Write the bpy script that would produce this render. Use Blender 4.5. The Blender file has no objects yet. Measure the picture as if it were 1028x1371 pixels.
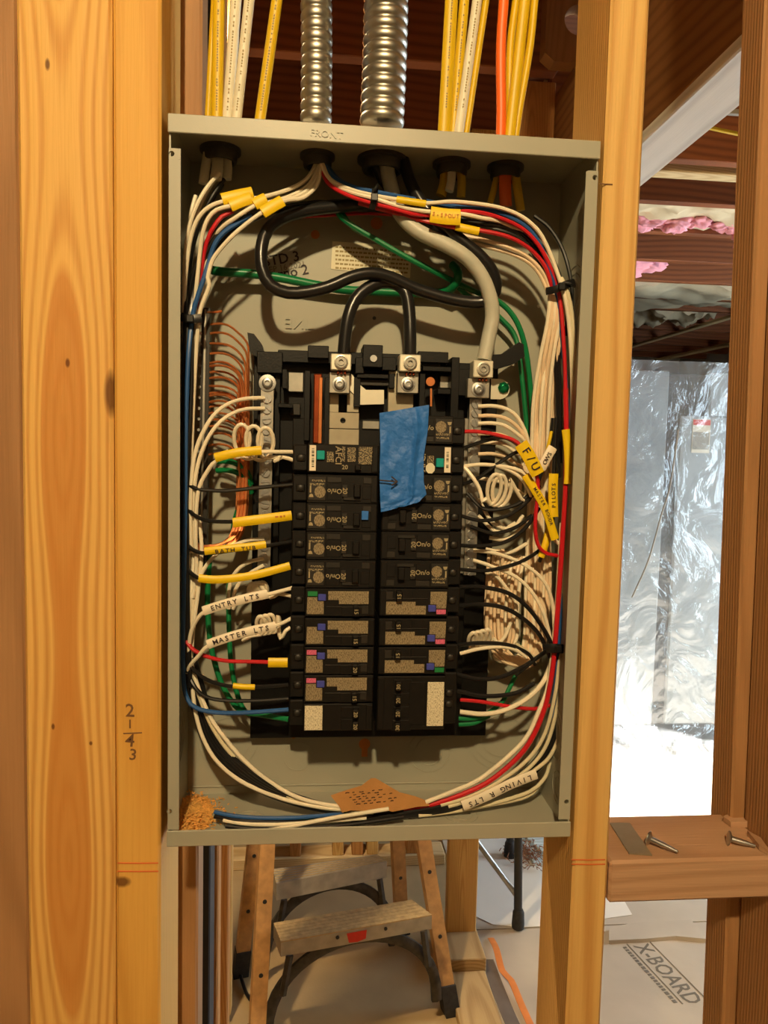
import bpy, bmesh, math, random
from mathutils import Vector, Matrix, noise
random.seed(7)
scene = bpy.context.scene
C = scene.collection

# ------------------------------------------------------------------ camera
F_PX = 1000.0
def _rx(a): return Matrix(((1,0,0),(0,math.cos(a),-math.sin(a)),(0,math.sin(a),math.cos(a))))
def _ry(a): return Matrix(((math.cos(a),0,math.sin(a)),(0,1,0),(-math.sin(a),0,math.cos(a))))
def _rz(a): return Matrix(((math.cos(a),-math.sin(a),0),(math.sin(a),math.cos(a),0),(0,0,1)))
BASIS = Matrix(((1,0,0),(0,0,-1),(0,1,0)))
RB = _rz(math.radians(0.944)) @ _ry(math.radians(-5.390)) @ _rx(math.radians(4.392)) @ BASIS
RBT = RB.transposed()
EYE = Vector((-0.05851, -0.64599, 1.4869))
cam_d = bpy.data.cameras.new('camera'); cam = bpy.data.objects.new('camera', cam_d); C.objects.link(cam)
cam_d.sensor_fit = 'VERTICAL'; cam_d.sensor_height = 36.0; cam_d.lens = F_PX*36.0/1371.0
cam_d.clip_start = 0.02; cam_d.clip_end = 60
cam.matrix_world = Matrix.Translation(EYE) @ (Matrix.Diagonal((1,-1,-1)) @ RB).transposed().to_4x4()
scene.camera = cam

# ------------------------------------------------------------------ world, lights, exposure
w = bpy.data.worlds.new('world'); scene.world = w; w.use_nodes = True
bg = w.node_tree.nodes['Background']
bg.inputs[0].default_value = (0.74, 0.87, 1.0, 1); bg.inputs[1].default_value = 0.3
def light(name, kind, loc, energy, color, **kw):
    d = bpy.data.lights.new(name, kind); d.energy = energy; d.color = color
    for k, v in kw.items(): setattr(d, k, v)
    o = bpy.data.objects.new(name, d); o.location = loc; C.objects.link(o); return o
light('work_lamp_offscreen', 'POINT', (-0.15, -1.48, 2.53), 122.0, (1.0, 0.79, 0.43), shadow_soft_size=0.038)
pend = light('shaded_ceiling_lamp_offscreen', 'SPOT', (-0.42, 0.60, 2.38), 145.0, (1.0, 0.74, 0.42), shadow_soft_size=0.04, spot_size=math.radians(120), spot_blend=0.4)
pend.rotation_euler = Vector((0.42, 0.60, -2.2)).to_track_quat('-Z', 'Y').to_euler()
win = light('window_right_offscreen', 'AREA', (3.56, 1.85, 1.26), 105.0, (0.70, 0.87, 1.0), shape='RECTANGLE', size=1.72, size_y=1.2)
win.rotation_euler = (0, math.radians(90), 0)
sun = light('sun_through_window_offscreen', 'SUN', (4, 0, 4), 48.0, (1.0, 0.97, 0.92), angle=0.01)
sun.rotation_euler = Vector((-1.85, 0.52, -1.5)).to_track_quat('-Z', 'Y').to_euler()
vs = scene.view_settings
vs.view_transform = 'Standard'; vs.look = 'None'; vs.exposure = 0.0; vs.gamma = 1.0; vs.use_curve_mapping = False

# ------------------------------------------------------------------ pixel -> place
D = 0.095                                   # depth of the panel box, its back at Y = D
def P(px, py, Y):
    d = RBT @ Vector((px-514.0, py-685.5, F_PX)); return EYE + d*((Y-EYE.y)/d.y)
def PZ(px, py, z):
    d = RBT @ Vector((px-514.0, py-685.5, F_PX)); return EYE + d*((z-EYE.z)/d.z)
def H(px, py, h): return P(px, py, D - h/1000.0)     # h = mm in front of the box's back

# ------------------------------------------------------------------ materials
def srgb(r, g, b):
    f = lambda c: ((c/255+0.055)/1.055)**2.4 if c > 10 else c/255/12.92
    return (f(r), f(g), f(b), 1)
MATS = {}
def newmat(name):
    m = bpy.data.materials.new(name); m.use_nodes = True; MATS[name] = m
    return m, m.node_tree, m.node_tree.nodes['Principled BSDF']
def nd(nt, t, **kw):
    n = nt.nodes.new(t)
    for k, v in kw.items(): setattr(n, k, v)
    return n
def mth(nt, op, a, b=None, c=None):
    n = nt.nodes.new('ShaderNodeMath'); n.operation = op
    for i, v in enumerate((a, b, c)):
        if v is None: continue
        if isinstance(v, (int, float)): n.inputs[i].default_value = v
        else: nt.links.new(v, n.inputs[i])
    return n.outputs[0]
def plain(name, col, rough=0.5, metal=0.0, var=0.12, scale=60, bump=0.0, spec=0.5, bscale=None):
    m, nt, b = newmat(name)
    b.inputs['Roughness'].default_value = rough; b.inputs['Metallic'].default_value = metal
    b.inputs['Specular IOR Level'].default_value = spec
    tc = nd(nt, 'ShaderNodeTexCoord'); nz = nd(nt, 'ShaderNodeTexNoise'); nz.inputs['Scale'].default_value = scale
    nz.inputs['Detail'].default_value = 3
    nt.links.new(tc.outputs['Object'], nz.inputs['Vector'])
    rp = nd(nt, 'ShaderNodeValToRGB')
    e = rp.color_ramp.elements
    e[0].position = 0.3; e[1].position = 0.7
    e[0].color = tuple(v*(1-var) for v in col[:3])+(1,); e[1].color = tuple(min(1, v*(1+var)) for v in col[:3])+(1,)
    nt.links.new(nz.outputs['Fac'], rp.inputs[0]); nt.links.new(rp.outputs[0], b.inputs['Base Color'])
    if bump:
        nb = nz
        if bscale:
            nb = nd(nt, 'ShaderNodeTexNoise'); nb.inputs['Scale'].default_value = bscale; nb.inputs['Detail'].default_value = 4
            nt.links.new(tc.outputs['Object'], nb.inputs['Vector'])
        bp = nd(nt, 'ShaderNodeBump'); bp.inputs['Strength'].default_value = bump; bp.inputs['Distance'].default_value = 0.004
        nt.links.new(nb.outputs['Fac'], bp.inputs['Height']); nt.links.new(bp.outputs[0], b.inputs['Normal'])
    return m
def wood(name, light_c, dark_c, axis='Z', freq=900.0, d0=0.03, amp=0.012, k=9.0, a0=0.0, phase=None, core=None, knots=(), contrast=1.0, rough=0.6):
    """growth rings of a log cut by the board, plus fibre; the rings follow object space, so they stay with the board"""
    m, nt, b = newmat(name); L = nt.links
    b.inputs['Roughness'].default_value = rough; b.inputs['Specular IOR Level'].default_value = 0.3
    tc = nd(nt, 'ShaderNodeTexCoord'); sp = nd(nt, 'ShaderNodeSeparateXYZ'); L.new(tc.outputs['Object'], sp.inputs[0])
    ax = {'Z': (0, 1, 2), 'X': (1, 2, 0), 'Y': (0, 2, 1)}[axis]
    A, Bc, Lc = (sp.outputs[i] for i in ax)
    oi = nd(nt, 'ShaderNodeObjectInfo')
    if phase is None: ph = mth(nt, 'MULTIPLY', oi.outputs['Random'], 6.28)
    else: ph = phase
    st = nd(nt, 'ShaderNodeCombineXYZ'); L.new(A, st.inputs[0]); L.new(Bc, st.inputs[1]); L.new(mth(nt, 'MULTIPLY', Lc, 0.12), st.inputs[2])
    ofs = nd(nt, 'ShaderNodeVectorMath', operation='ADD'); L.new(st.outputs[0], ofs.inputs[0])
    rv = nd(nt, 'ShaderNodeCombineXYZ'); L.new(mth(nt, 'MULTIPLY', oi.outputs['Random'], 9.0 if phase is None else 0.0), rv.inputs[0]); L.new(rv.outputs[0], ofs.inputs[1])
    n1 = nd(nt, 'ShaderNodeTexNoise'); n1.inputs['Scale'].default_value = 14; n1.inputs['Detail'].default_value = 2; L.new(ofs.outputs[0], n1.inputs['Vector'])
    wob = mth(nt, 'MULTIPLY', mth(nt, 'SUBTRACT', n1.outputs['Fac'], 0.5), 0.016)
    cs = mth(nt, 'COSINE', mth(nt, 'ADD', mth(nt, 'MULTIPLY', Lc, k), ph))
    dep = mth(nt, 'ADD', mth(nt, 'MULTIPLY', cs, amp), d0)
    dep = mth(nt, 'ADD', dep, Bc)
    aa = mth(nt, 'ADD', mth(nt, 'SUBTRACT', A, a0), wob)
    r = mth(nt, 'SQRT', mth(nt, 'ADD', mth(nt, 'MULTIPLY', aa, aa), mth(nt, 'MULTIPLY', dep, dep)))
    r2 = mth(nt, 'ADD', r, mth(nt, 'MULTIPLY', wob, 0.5))
    sn = mth(nt, 'SINE', mth(nt, 'MULTIPLY', r2, freq))
    ring = mth(nt, 'POWER', mth(nt, 'ADD', mth(nt, 'MULTIPLY', sn, 0.5), 0.5), 1.6)
    fib = nd(nt, 'ShaderNodeTexNoise'); fib.inputs['Scale'].default_value = 420; fib.inputs['Detail'].default_value = 2
    f2 = nd(nt, 'ShaderNodeCombineXYZ'); L.new(A, f2.inputs[0]); L.new(Bc, f2.inputs[1]); L.new(mth(nt, 'MULTIPLY', Lc, 0.03), f2.inputs[2]); L.new(f2.outputs[0], fib.inputs['Vector'])
    big = nd(nt, 'ShaderNodeTexNoise'); big.inputs['Scale'].default_value = 7; L.new(ofs.outputs[0], big.inputs['Vector'])
    fac = mth(nt, 'ADD', mth(nt, 'MULTIPLY', ring, 0.62*contrast), mth(nt, 'MULTIPLY', mth(nt, 'SUBTRACT', fib.outputs['Fac'], 0.5), 0.55))
    fac = mth(nt, 'ADD', fac, mth(nt, 'MULTIPLY', mth(nt, 'SUBTRACT', big.outputs['Fac'], 0.5), 0.9))
    mx = nd(nt, 'ShaderNodeMix', data_type='RGBA'); mx.inputs['A'].default_value = light_c; mx.inputs['B'].default_value = dark_c
    cl = nd(nt, 'ShaderNodeClamp'); L.new(fac, cl.inputs[0]); L.new(cl.outputs[0], mx.inputs['Factor'])
    col = mx.outputs['Result']
    if core:                                  # heartwood inside a given radius
        cr, cc = core
        mr = nd(nt, 'ShaderNodeMapRange'); L.new(r2, mr.inputs[0])
        mr.inputs[1].default_value = cr; mr.inputs[2].default_value = cr+0.0015; mr.inputs[3].default_value = 0.8; mr.inputs[4].default_value = 0.0
        m2 = nd(nt, 'ShaderNodeMix', data_type='RGBA'); L.new(mr.outputs[0], m2.inputs['Factor']); L.new(col, m2.inputs['A']); m2.inputs['B'].default_value = cc; col = m2.outputs['Result']
    for (ka, kl, ra, rl) in knots:
        da = mth(nt, 'DIVIDE', mth(nt, 'SUBTRACT', A, ka), ra); dl = mth(nt, 'DIVIDE', mth(nt, 'SUBTRACT', Lc, kl), rl)
        q = mth(nt, 'ADD', mth(nt, 'MULTIPLY', da, da), mth(nt, 'MULTIPLY', dl, dl))
        q = mth(nt, 'ADD', q, mth(nt, 'MULTIPLY', fib.outputs['Fac'], 0.6))
        mr = nd(nt, 'ShaderNodeMapRange'); L.new(q, mr.inputs[0]); mr.inputs[1].default_value = 0.6; mr.inputs[2].default_value = 1.5; mr.inputs[3].default_value = 0.85; mr.inputs[4].default_value = 0
        m2 = nd(nt, 'ShaderNodeMix', data_type='RGBA'); L.new(mr.outputs[0], m2.inputs['Factor']); L.new(col, m2.inputs['A']); m2.inputs['B'].default_value = srgb(90, 48, 18); col = m2.outputs['Result']
    L.new(col, b.inputs['Base Color'])
    bp = nd(nt, 'ShaderNodeBump'); bp.inputs['Strength'].default_value = 0.35; bp.inputs['Distance'].default_value = 0.0012
    L.new(mth(nt, 'ADD', mth(nt, 'MULTIPLY', ring, -0.6), fib.outputs['Fac']), bp.inputs['Height']); L.new(bp.outputs[0], b.inputs['Normal'])
    return m
def printed(name, base, ink, sx, sz, thr=0.52, rough=0.6):
    """a small sticker whose print is too fine to read"""
    m, nt, b = newmat(name); b.inputs['Roughness'].default_value = rough
    tc = nd(nt, 'ShaderNodeTexCoord'); mp = nd(nt, 'ShaderNodeMapping'); mp.inputs['Scale'].default_value = (sx, 1, sz)
    nt.links.new(tc.outputs['Object'], mp.inputs[0])
    nz = nd(nt, 'ShaderNodeTexNoise'); nz.inputs['Scale'].default_value = 1.0; nz.inputs['Detail'].default_value = 1.5; nt.links.new(mp.outputs[0], nz.inputs['Vector'])
    rp = nd(nt, 'ShaderNodeValToRGB'); e = rp.color_ramp.elements; e[0].position = thr-0.06; e[1].position = thr+0.06; e[0].color = base; e[1].color = ink
    nt.links.new(nz.outputs['Fac'], rp.inputs[0]); nt.links.new(rp.outputs[0], b.inputs['Base Color'])
    return m

PINE_L, PINE_D = srgb(218,178,108), srgb(186,132,66)
wood('pine', PINE_L, PINE_D, freq=1500, d0=0.05, amp=0.02, k=3)
wood('pine_straight', srgb(218,176,106), srgb(186,132,66), freq=1300, d0=0.20, amp=0.008, k=2, a0=-0.05, contrast=1.0)
wood('pine_edge', srgb(220,168,82), srgb(196,138,58), freq=1300, d0=0.16, amp=0.01, k=2, contrast=0.8, knots=[(-0.014,1.070,0.008,0.005)])
wood('pine_wide', srgb(224,176,98), srgb(186,122,54), freq=900, d0=0.0235, amp=0.0205, k=7.4, a0=-0.002, phase=0.0,
     core=(0.0185, srgb(196,130,60)), knots=[(0.035,1.492,0.006,0.02),(0.0005,1.516,0.002,0.004),(-0.013,1.75,0.002,0.005),(-0.014,1.21,0.0015,0.003),(0.017,1.195,0.0015,0.002)])
wood('pine_red', srgb(196,140,80), srgb(166,110,58), freq=1200, d0=0.04, amp=0.02, k=5, rough=0.62)
wood('pine_red_x', srgb(186,148,116), srgb(162,122,90), axis='X', freq=500, d0=0.09, amp=0.01, k=6, rough=0.65)
wood('pine_brown', srgb(170,126,84), srgb(140,100,64), freq=1300, d0=0.16, amp=0.01, k=3, contrast=0.7)
wood('stud_side', srgb(208,180,142), srgb(168,138,104), freq=1300, d0=0.05, amp=0.02, k=5)
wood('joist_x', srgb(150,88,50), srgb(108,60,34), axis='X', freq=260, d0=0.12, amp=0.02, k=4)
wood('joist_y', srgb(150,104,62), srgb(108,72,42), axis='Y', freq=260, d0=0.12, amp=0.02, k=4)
wood('pale_x', srgb(226,200,150), srgb(196,160,110), axis='X', freq=900, d0=0.06, amp=0.02, k=4)
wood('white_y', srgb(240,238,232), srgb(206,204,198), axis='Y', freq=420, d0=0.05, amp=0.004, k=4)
wood('sill_y', srgb(190,160,112), srgb(150,116,72), axis='Y', freq=600, d0=0.08, amp=0.02, k=4, rough=0.85)
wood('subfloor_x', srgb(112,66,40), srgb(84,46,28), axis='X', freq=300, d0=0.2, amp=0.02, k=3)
plain('panel_grey', srgb(160,157,140), 0.42, var=0.05, scale=8, bump=0.02, bscale=500)
plain('black_plastic', srgb(14,13,12), 0.42, spec=0.3, var=0.2, scale=120, bump=0.05, bscale=600)
plain('breaker_black', srgb(22,19,16), 0.45, spec=0.3, var=0.15, scale=150, bump=0.05, bscale=700)
plain('breaker_plate', srgb(36,31,25), 0.5, var=0.18, scale=200)
plain('lug_alu', srgb(226,220,200), 0.42, 0.55, var=0.05)
plain('steel', srgb(186,186,184), 0.38, 1.0, var=0.08, scale=200)
plain('steel_dull', srgb(176,172,162), 0.4, 0.9, var=0.12, scale=90)
plain('bus_tin', srgb(178,168,146), 0.42, 0.8, var=0.1, scale=60)
plain('galv', srgb(176,172,160), 0.40, 1.0, var=0.06, scale=120)
plain('copper', srgb(226,140,84), 0.34, 0.7, var=0.12, scale=90)
plain('copper_dark', srgb(150,70,40), 0.4, 0.9, var=0.15, scale=90)
plain('w_white', srgb(238,226,200), 0.38, var=0.05, scale=40)
plain('w_beige', srgb(232,206,172), 0.4, var=0.06, scale=40)
plain('w_cream', srgb(216,204,170), 0.42, var=0.05, scale=40)
plain('w_grey', srgb(156,148,134), 0.42, var=0.06, scale=40)
plain('w_black', srgb(26,25,25), 0.3, var=0.1, scale=40)
plain('w_red', srgb(196,30,38), 0.34, var=0.06, scale=40)
plain('w_blue', srgb(44,88,146), 0.36, var=0.06, scale=40)
plain('w_green', srgb(14,116,66), 0.36, var=0.08, scale=40)
plain('cable_black', srgb(30,29,29), 0.28, var=0.1, scale=40)
plain('cable_grey', srgb(186,184,168), 0.45, var=0.08, scale=50, bump=0.1, bscale=200)
plain('jacket_yellow', srgb(212,174,10), 0.45, var=0.05, scale=30)
plain('jacket_white', srgb(222,214,190), 0.48, var=0.05, scale=30)
plain('jacket_orange', srgb(240,104,28), 0.45, var=0.05, scale=30)
plain('tag_yellow', srgb(232,194,10), 0.45, var=0.04, scale=60)
plain('tag_white', srgb(234,220,196), 0.5, var=0.05, scale=60)
plain('ink', srgb(40,24,26), 0.6, var=0.0)
plain('ink_grey', srgb(112,104,92), 0.6, var=0.0)
plain('ink_soft', srgb(150,132,84), 0.6, var=0.0)
plain('ink_cream', srgb(164,148,112), 0.6, var=0.0)
plain('pencil', srgb(112,76,44), 0.6, var=0.0)
plain('red_pencil', srgb(214,110,50), 0.6, var=0.0)
plain('tape_blue', srgb(40,108,190), 0.55, var=0.08, scale=70, bump=0.35, bscale=160)
plain('teal', srgb(0,150,146), 0.4, var=0.03)
plain('button_blue', srgb(66,72,160), 0.4, var=0.03)
plain('stripe_green', srgb(24,120,62), 0.5, var=0.1, scale=900)
plain('stripe_pink', srgb(206,96,128), 0.5, var=0.3, scale=900)
plain('cardboard', srgb(178,126,70), 0.85, var=0.08, scale=60, bump=0.1, bscale=300)
plain('sawdust', srgb(224,166,84), 0.9, var=0.25, scale=300)
plain('tie_black', srgb(18,18,18), 0.4, var=0.05)
plain('green_screw', srgb(20,132,84), 0.25, 0.7, var=0.1)
plain('concrete', srgb(172,146,104), 0.8, var=0.12, scale=6, bump=0.12, bscale=120)
plain('floor_board', srgb(188,176,160), 0.75, var=0.10, scale=5, bump=0.06, bscale=60)
plain('paper_white', srgb(238,232,222), 0.6, var=0.05, scale=5)
plain('ladder_rail', srgb(204,156,98), 0.55, var=0.18, scale=40)
plain('ladder_tread', srgb(190,164,116), 0.7, var=0.2, scale=70, bump=0.2, bscale=200)
plain('ladder_metal', srgb(176,168,150), 0.5, 0.35, var=0.16, scale=30)
plain('ladder_brace', srgb(70,66,60), 0.5, 0.4, var=0.4, scale=45)
plain('rubber', srgb(44,42,40), 0.7, var=0.3, scale=90)
plain('red_sticker', srgb(222,44,24), 0.5, var=0.08)
plain('dark_tube', srgb(52,52,52), 0.4, 0.3, var=0.1)
plain('grey_tube', srgb(168,170,170), 0.35, 0.5, var=0.08)
plain('corrugated', srgb(206,220,224), 0.5, var=0.05)
plain('debris', srgb(150,104,76), 0.95, var=0.35, scale=90)
plain('orange_strap', srgb(222,134,66), 0.6, var=0.1, scale=30)
plain('dark_strip', srgb(112,100,92), 0.7, var=0.12, scale=20)
plain('appliance', srgb(158,164,168), 0.4, var=0.03, scale=4)
plain('appliance_dark', srgb(34,36,40), 0.6, var=0.1, scale=10)
plain('cream_card', srgb(222,214,186), 0.6, var=0.05)
plain('kraft', srgb(214,196,160), 0.8, var=0.12, scale=9, bump=0.5, bscale=14)
plain('pink_wool', srgb(240,164,176), 0.95, var=0.12, scale=20, bump=0.6, bscale=60)
plain('drywall', srgb(206,200,190), 0.8, var=0.04, scale=4)
plain('scrap_metal', srgb(146,134,112), 0.4, 0.4, var=0.05)
plain('orange_hole', srgb(196,120,50), 0.7, var=0.1)
plain('bushing', srgb(74,72,64), 0.45, 0.3, var=0.1)
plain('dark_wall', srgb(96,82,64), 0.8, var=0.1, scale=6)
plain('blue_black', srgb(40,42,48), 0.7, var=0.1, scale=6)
printed('print_tan', srgb(146,130,100), srgb(98,84,60), 1500, 520, 0.54)
printed('print_dark', srgb(50,44,36), srgb(168,150,110), 1100, 900, 0.53)
printed('print_white', srgb(220,210,182), srgb(156,142,112), 1500, 600, 0.57)
printed('print_barcode', srgb(232,224,200), srgb(70,60,46), 20, 1500, 0.5)
printed('print_notice', srgb(228,214,172), srgb(120,104,70), 500, 900, 0.55)
# clear plastic film
m, nt, b = newmat('plastic_film'); nt.nodes.remove(b); out = nt.nodes['Material Output']
tr = nd(nt, 'ShaderNodeBsdfTransparent'); df = nd(nt, 'ShaderNodeBsdfTranslucent'); d2 = nd(nt, 'ShaderNodeBsdfDiffuse'); gl = nd(nt, 'ShaderNodeBsdfGlossy')
tr.inputs[0].default_value = (0.93,0.96,0.97,1); df.inputs[0].default_value = (.85,.9,.92,1); d2.inputs[0].default_value = (.85,.9,.92,1); gl.inputs['Roughness'].default_value = 0.12
fz = nd(nt, 'ShaderNodeTexNoise'); fz.inputs['Scale'].default_value = 4.5; fz.inputs['Detail'].default_value = 6; fz.inputs['Distortion'].default_value = 1.6
ftc = nd(nt, 'ShaderNodeTexCoord'); nt.links.new(ftc.outputs['Object'], fz.inputs['Vector'])
fb_ = nd(nt, 'ShaderNodeBump'); fb_.inputs['Strength'].default_value = 0.8; fb_.inputs['Distance'].default_value = 0.05; nt.links.new(fz.outputs['Fac'], fb_.inputs['Height'])
for q in (df, d2, gl): nt.links.new(fb_.outputs[0], q.inputs['Normal'])
x1 = nd(nt,'ShaderNodeMixShader'); x1.inputs[0].default_value = 0.6; nt.links.new(df.outputs[0], x1.inputs[1]); nt.links.new(d2.outputs[0], x1.inputs[2])
x2 = nd(nt,'ShaderNodeMixShader'); x2.inputs[0].default_value = 0.24; nt.links.new(tr.outputs[0], x2.inputs[1]); nt.links.new(x1.outputs[0], x2.inputs[2])
x3 = nd(nt,'ShaderNodeMixShader'); x3.inputs[0].default_value = 0.10; nt.links.new(x2.outputs[0], x3.inputs[1]); nt.links.new(gl.outputs[0], x3.inputs[2]); nt.links.new(x3.outputs[0], out.inputs[0])
m, nt, b = newmat('window_glass'); nt.nodes.remove(b); out = nt.nodes['Material Output']
tr = nd(nt, 'ShaderNodeBsdfTransparent'); gl = nd(nt, 'ShaderNodeBsdfGlossy'); gl.inputs['Roughness'].default_value = 0.02
x1 = nd(nt,'ShaderNodeMixShader'); x1.inputs[0].default_value = 0.06; nt.links.new(tr.outputs[0], x1.inputs[1]); nt.links.new(gl.outputs[0], x1.inputs[2]); nt.links.new(x1.outputs[0], out.inputs[0])

# ------------------------------------------------------------------ mesh helpers
ORG = {}
def V(*a): return Vector(a)
class MB:
    def __init__(s): s.v = []; s.f = []
    def add(s, vs, fs):
        o = len(s.v); s.v += [Vector(q) for q in vs]; s.f += [tuple(i+o for i in f) for f in fs]; return s
    def box(s, x0, x1, y0, y1, z0, z1):
        return s.add([(x0,y0,z0),(x1,y0,z0),(x1,y1,z0),(x0,y1,z0),(x0,y0,z1),(x1,y0,z1),(x1,y1,z1),(x0,y1,z1)],
                     [(3,2,1,0),(4,5,6,7),(0,1,5,4),(1,2,6,5),(2,3,7,6),(3,0,4,7)])
    def cbox(s, x0, x1, y0, y1, z0, z1, c=0.0006):
        bm = bmesh.new(); bmesh.ops.create_cube(bm, size=1)
        for v in bm.verts: v.co = Vector(((x0+x1)/2+v.co.x*(x1-x0), (y0+y1)/2+v.co.y*(y1-y0), (z0+z1)/2+v.co.z*(z1-z0)))
        bmesh.ops.bevel(bm, geom=list(bm.edges), offset=c, segments=1, affect='EDGES')
        bm.verts.index_update()
        s.add([v.co.copy() for v in bm.verts], [[v.index for v in f.verts] for f in bm.faces]); bm.free(); return s
    def hull8(s, pts): return s.add(pts, [(3,2,1,0),(4,5,6,7),(0,1,5,4),(1,2,6,5),(2,3,7,6),(3,0,4,7)])
    def prism(s, poly, off):
        n = len(poly); off = Vector(off)
        return s.add([Vector(p) for p in poly]+[Vector(p)+off for p in poly],
                     [tuple(range(n))[::-1], tuple(range(n, 2*n))]+[(i, (i+1) % n, (i+1) % n+n, i+n) for i in range(n)])
    def sweep(s, path, ra, rb=None, sides=8, ref=None, closed=False):
        """tube along path; ra/rb half widths (numbers or per-point lists); ref = axis kept along rb"""
        n = len(path); rb = ra if rb is None else rb
        fr = []; prev = None
        for i in range(n):
            t = (path[min(i+1, n-1)]-path[max(i-1, 0)])
            if t.length < 1e-9: t = V(0,0,1)
            t.normalize()
            if ref is not None: q = ref - t*ref.dot(t)
            else:
                if prev is None: prev = t.orthogonal()
                q = prev - t*prev.dot(t)
            if q.length < 1e-6: q = t.orthogonal()
            q.normalize(); prev = q; fr.append((t.cross(q).normalized(), q))
        vs = []
        for i in range(n):
            a = ra[i] if isinstance(ra, list) else ra; b_ = rb[i] if isinstance(rb, list) else rb
            for k in range(sides):
                th = 2*math.pi*(k+0.5)/sides
                vs.append(path[i]+fr[i][0]*(a*math.cos(th))+fr[i][1]*(b_*math.sin(th)))
        fs = [(i*sides+k, i*sides+(k+1) % sides, (i+1)*sides+(k+1) % sides, (i+1)*sides+k) for i in range(n-1) for k in range(sides)]
        fs += [tuple(range(sides))[::-1], tuple((n-1)*sides+k for k in range(sides))]
        return s.add(vs, fs)
    def lathe(s, o, axis, prof, sides=20, loop=False):
        """prof = [(r, t)] along axis from o"""
        axis = Vector(axis).normalized(); a = axis.orthogonal().normalized(); b_ = axis.cross(a)
        o = Vector(o); n = len(prof); vs = []
        for r, t in prof:
            for k in range(sides):
                th = 2*math.pi*k/sides; vs.append(o+axis*t+a*(r*math.cos(th))+b_*(r*math.sin(th)))
        fs = [(i*sides+k, i*sides+(k+1) % sides, (i+1)*sides+(k+1) % sides, (i+1)*sides+k) for i in range(n-1) for k in range(sides)]
        if loop: fs += [((n-1)*sides+k, (n-1)*sides+(k+1) % sides, (k+1) % sides, k) for k in range(sides)]; return s.add(vs, fs)
        if prof[0][0] > 1e-7: fs.append(tuple(range(sides))[::-1])
        if prof[-1][0] > 1e-7: fs.append(tuple((n-1)*sides+k for k in range(sides)))
        return s.add(vs, fs)
    def disc(s, o, axis, r, h, sides=16): return s.lathe(o, axis, [(r, 0), (r, h)], sides)
    def ring(s, o, axis, r0, r1, h, sides=28): return s.lathe(o, axis, [(r0, 0), (r0, h), (r1, h), (r1, 0)], sides, True)
    def build(s, name, mat, parent=None, smooth=False, origin=None):
        if parent is not None: org = ORG[parent]
        elif origin is not None: org = Vector(origin)
        else:
            xs = [v.x for v in s.v]; ys = [v.y for v in s.v]; zs = [v.z for v in s.v]
            org = V((min(xs)+max(xs))/2, (min(ys)+max(ys))/2, min(zs))
        me = bpy.data.meshes.new(name); me.from_pydata([v-org for v in s.v], [], s.f)
        bm = bmesh.new(); bm.from_mesh(me); bmesh.ops.recalc_face_normals(bm, faces=bm.faces); bm.to_mesh(me); bm.free()
        me.materials.append(MATS[mat])
        if smooth:
            me.polygons.foreach_set('use_smooth', [True]*len(me.polygons))
            if smooth != 'all':
                try: me.set_sharp_from_angle(angle=math.radians(42))
                except Exception: pass
        o = bpy.data.objects.new(name, me); C.objects.link(o)
        if parent is not None: o.parent = parent
        else: o.location = org
        ORG[o] = org
        return o
def tag(o, label=None, cat=None, group=None, kind=None):
    if label: o['label'] = label
    if cat: o['category'] = cat
    if group: o['group'] = group
    if kind: o['kind'] = kind
    return o
def empty(name, loc, label=None, cat=None, group=None, kind=None):
    o = bpy.data.objects.new(name, None); o.location = loc; o.empty_display_size = 0.02; C.objects.link(o); ORG[o] = Vector(loc)
    return tag(o, label, cat, group, kind)
def spline(pts, step=0.004):
    if len(pts) == 2: pts = [pts[0], (pts[0]+pts[1])/2, pts[1]]
    q = [pts[0]*2-pts[1]]+list(pts)+[pts[-1]*2-pts[-2]]; out = []
    for i in range(1, len(q)-2):
        a, b_, c, d = q[i-1], q[i], q[i+1], q[i+2]
        # centripetal-ish: clamp tangents
        L_ = (c-b_).length; n = max(2, int(L_/step))
        m0 = (c-a)*0.5; m1 = (d-b_)*0.5
        if m0.length > 1.4*L_: m0 *= 1.4*L_/m0.length
        if m1.length > 1.4*L_: m1 *= 1.4*L_/m1.length
        for k in range(n):
            t = k/n; t2 = t*t; t3 = t2*t
            out.append(b_*(2*t3-3*t2+1)+m0*(t3-2*t2+t)+c*(-2*t3+3*t2)+m1*(t3-t2))
    out.append(pts[-1]); return out
_fonts = {}
def text_mesh(body, ext=0.0):
    if (body, ext) in _fonts: return _fonts[(body, ext)]
    cu = bpy.data.curves.new('lettering', 'FONT'); cu.body = body; cu.size = 1.0; cu.align_x = 'CENTER'; cu.align_y = 'CENTER'; cu.resolution_u = 2; cu.offset = 0.012; cu.extrude = ext
    ob = bpy.data.objects.new('lettering', cu); C.objects.link(ob)
    bpy.context.view_layer.update()
    me = ob.evaluated_get(bpy.context.evaluated_depsgraph_get()).to_mesh()
    vs = [v.co.copy() for v in me.vertices]; fs = [tuple(p.vertices) for p in me.polygons]
    ob.evaluated_get(bpy.context.evaluated_depsgraph_get()).to_mesh_clear()
    bpy.data.objects.remove(ob); bpy.data.curves.remove(cu)
    _fonts[(body, ext)] = (vs, fs); return _fonts[(body, ext)]
def text(name, body, o, xd, yd, size, mat, parent, xs=1.0, lift=0.0, ext=0.0):
    vs, fs = text_mesh(body, ext); xd = Vector(xd).normalized(); yd = Vector(yd).normalized(); n = xd.cross(yd)
    if n.y > 0: n = -n
    b_ = MB(); b_.add([Vector(o)+xd*(v.x*size*xs)+yd*(v.y*size)+n*(lift+v.z*size) for v in vs], fs)
    return b_.build(name, mat, parent)
def pts_of(s): return [H(*(float(q) for q in t.split(','))) for t in s.split()]

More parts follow.
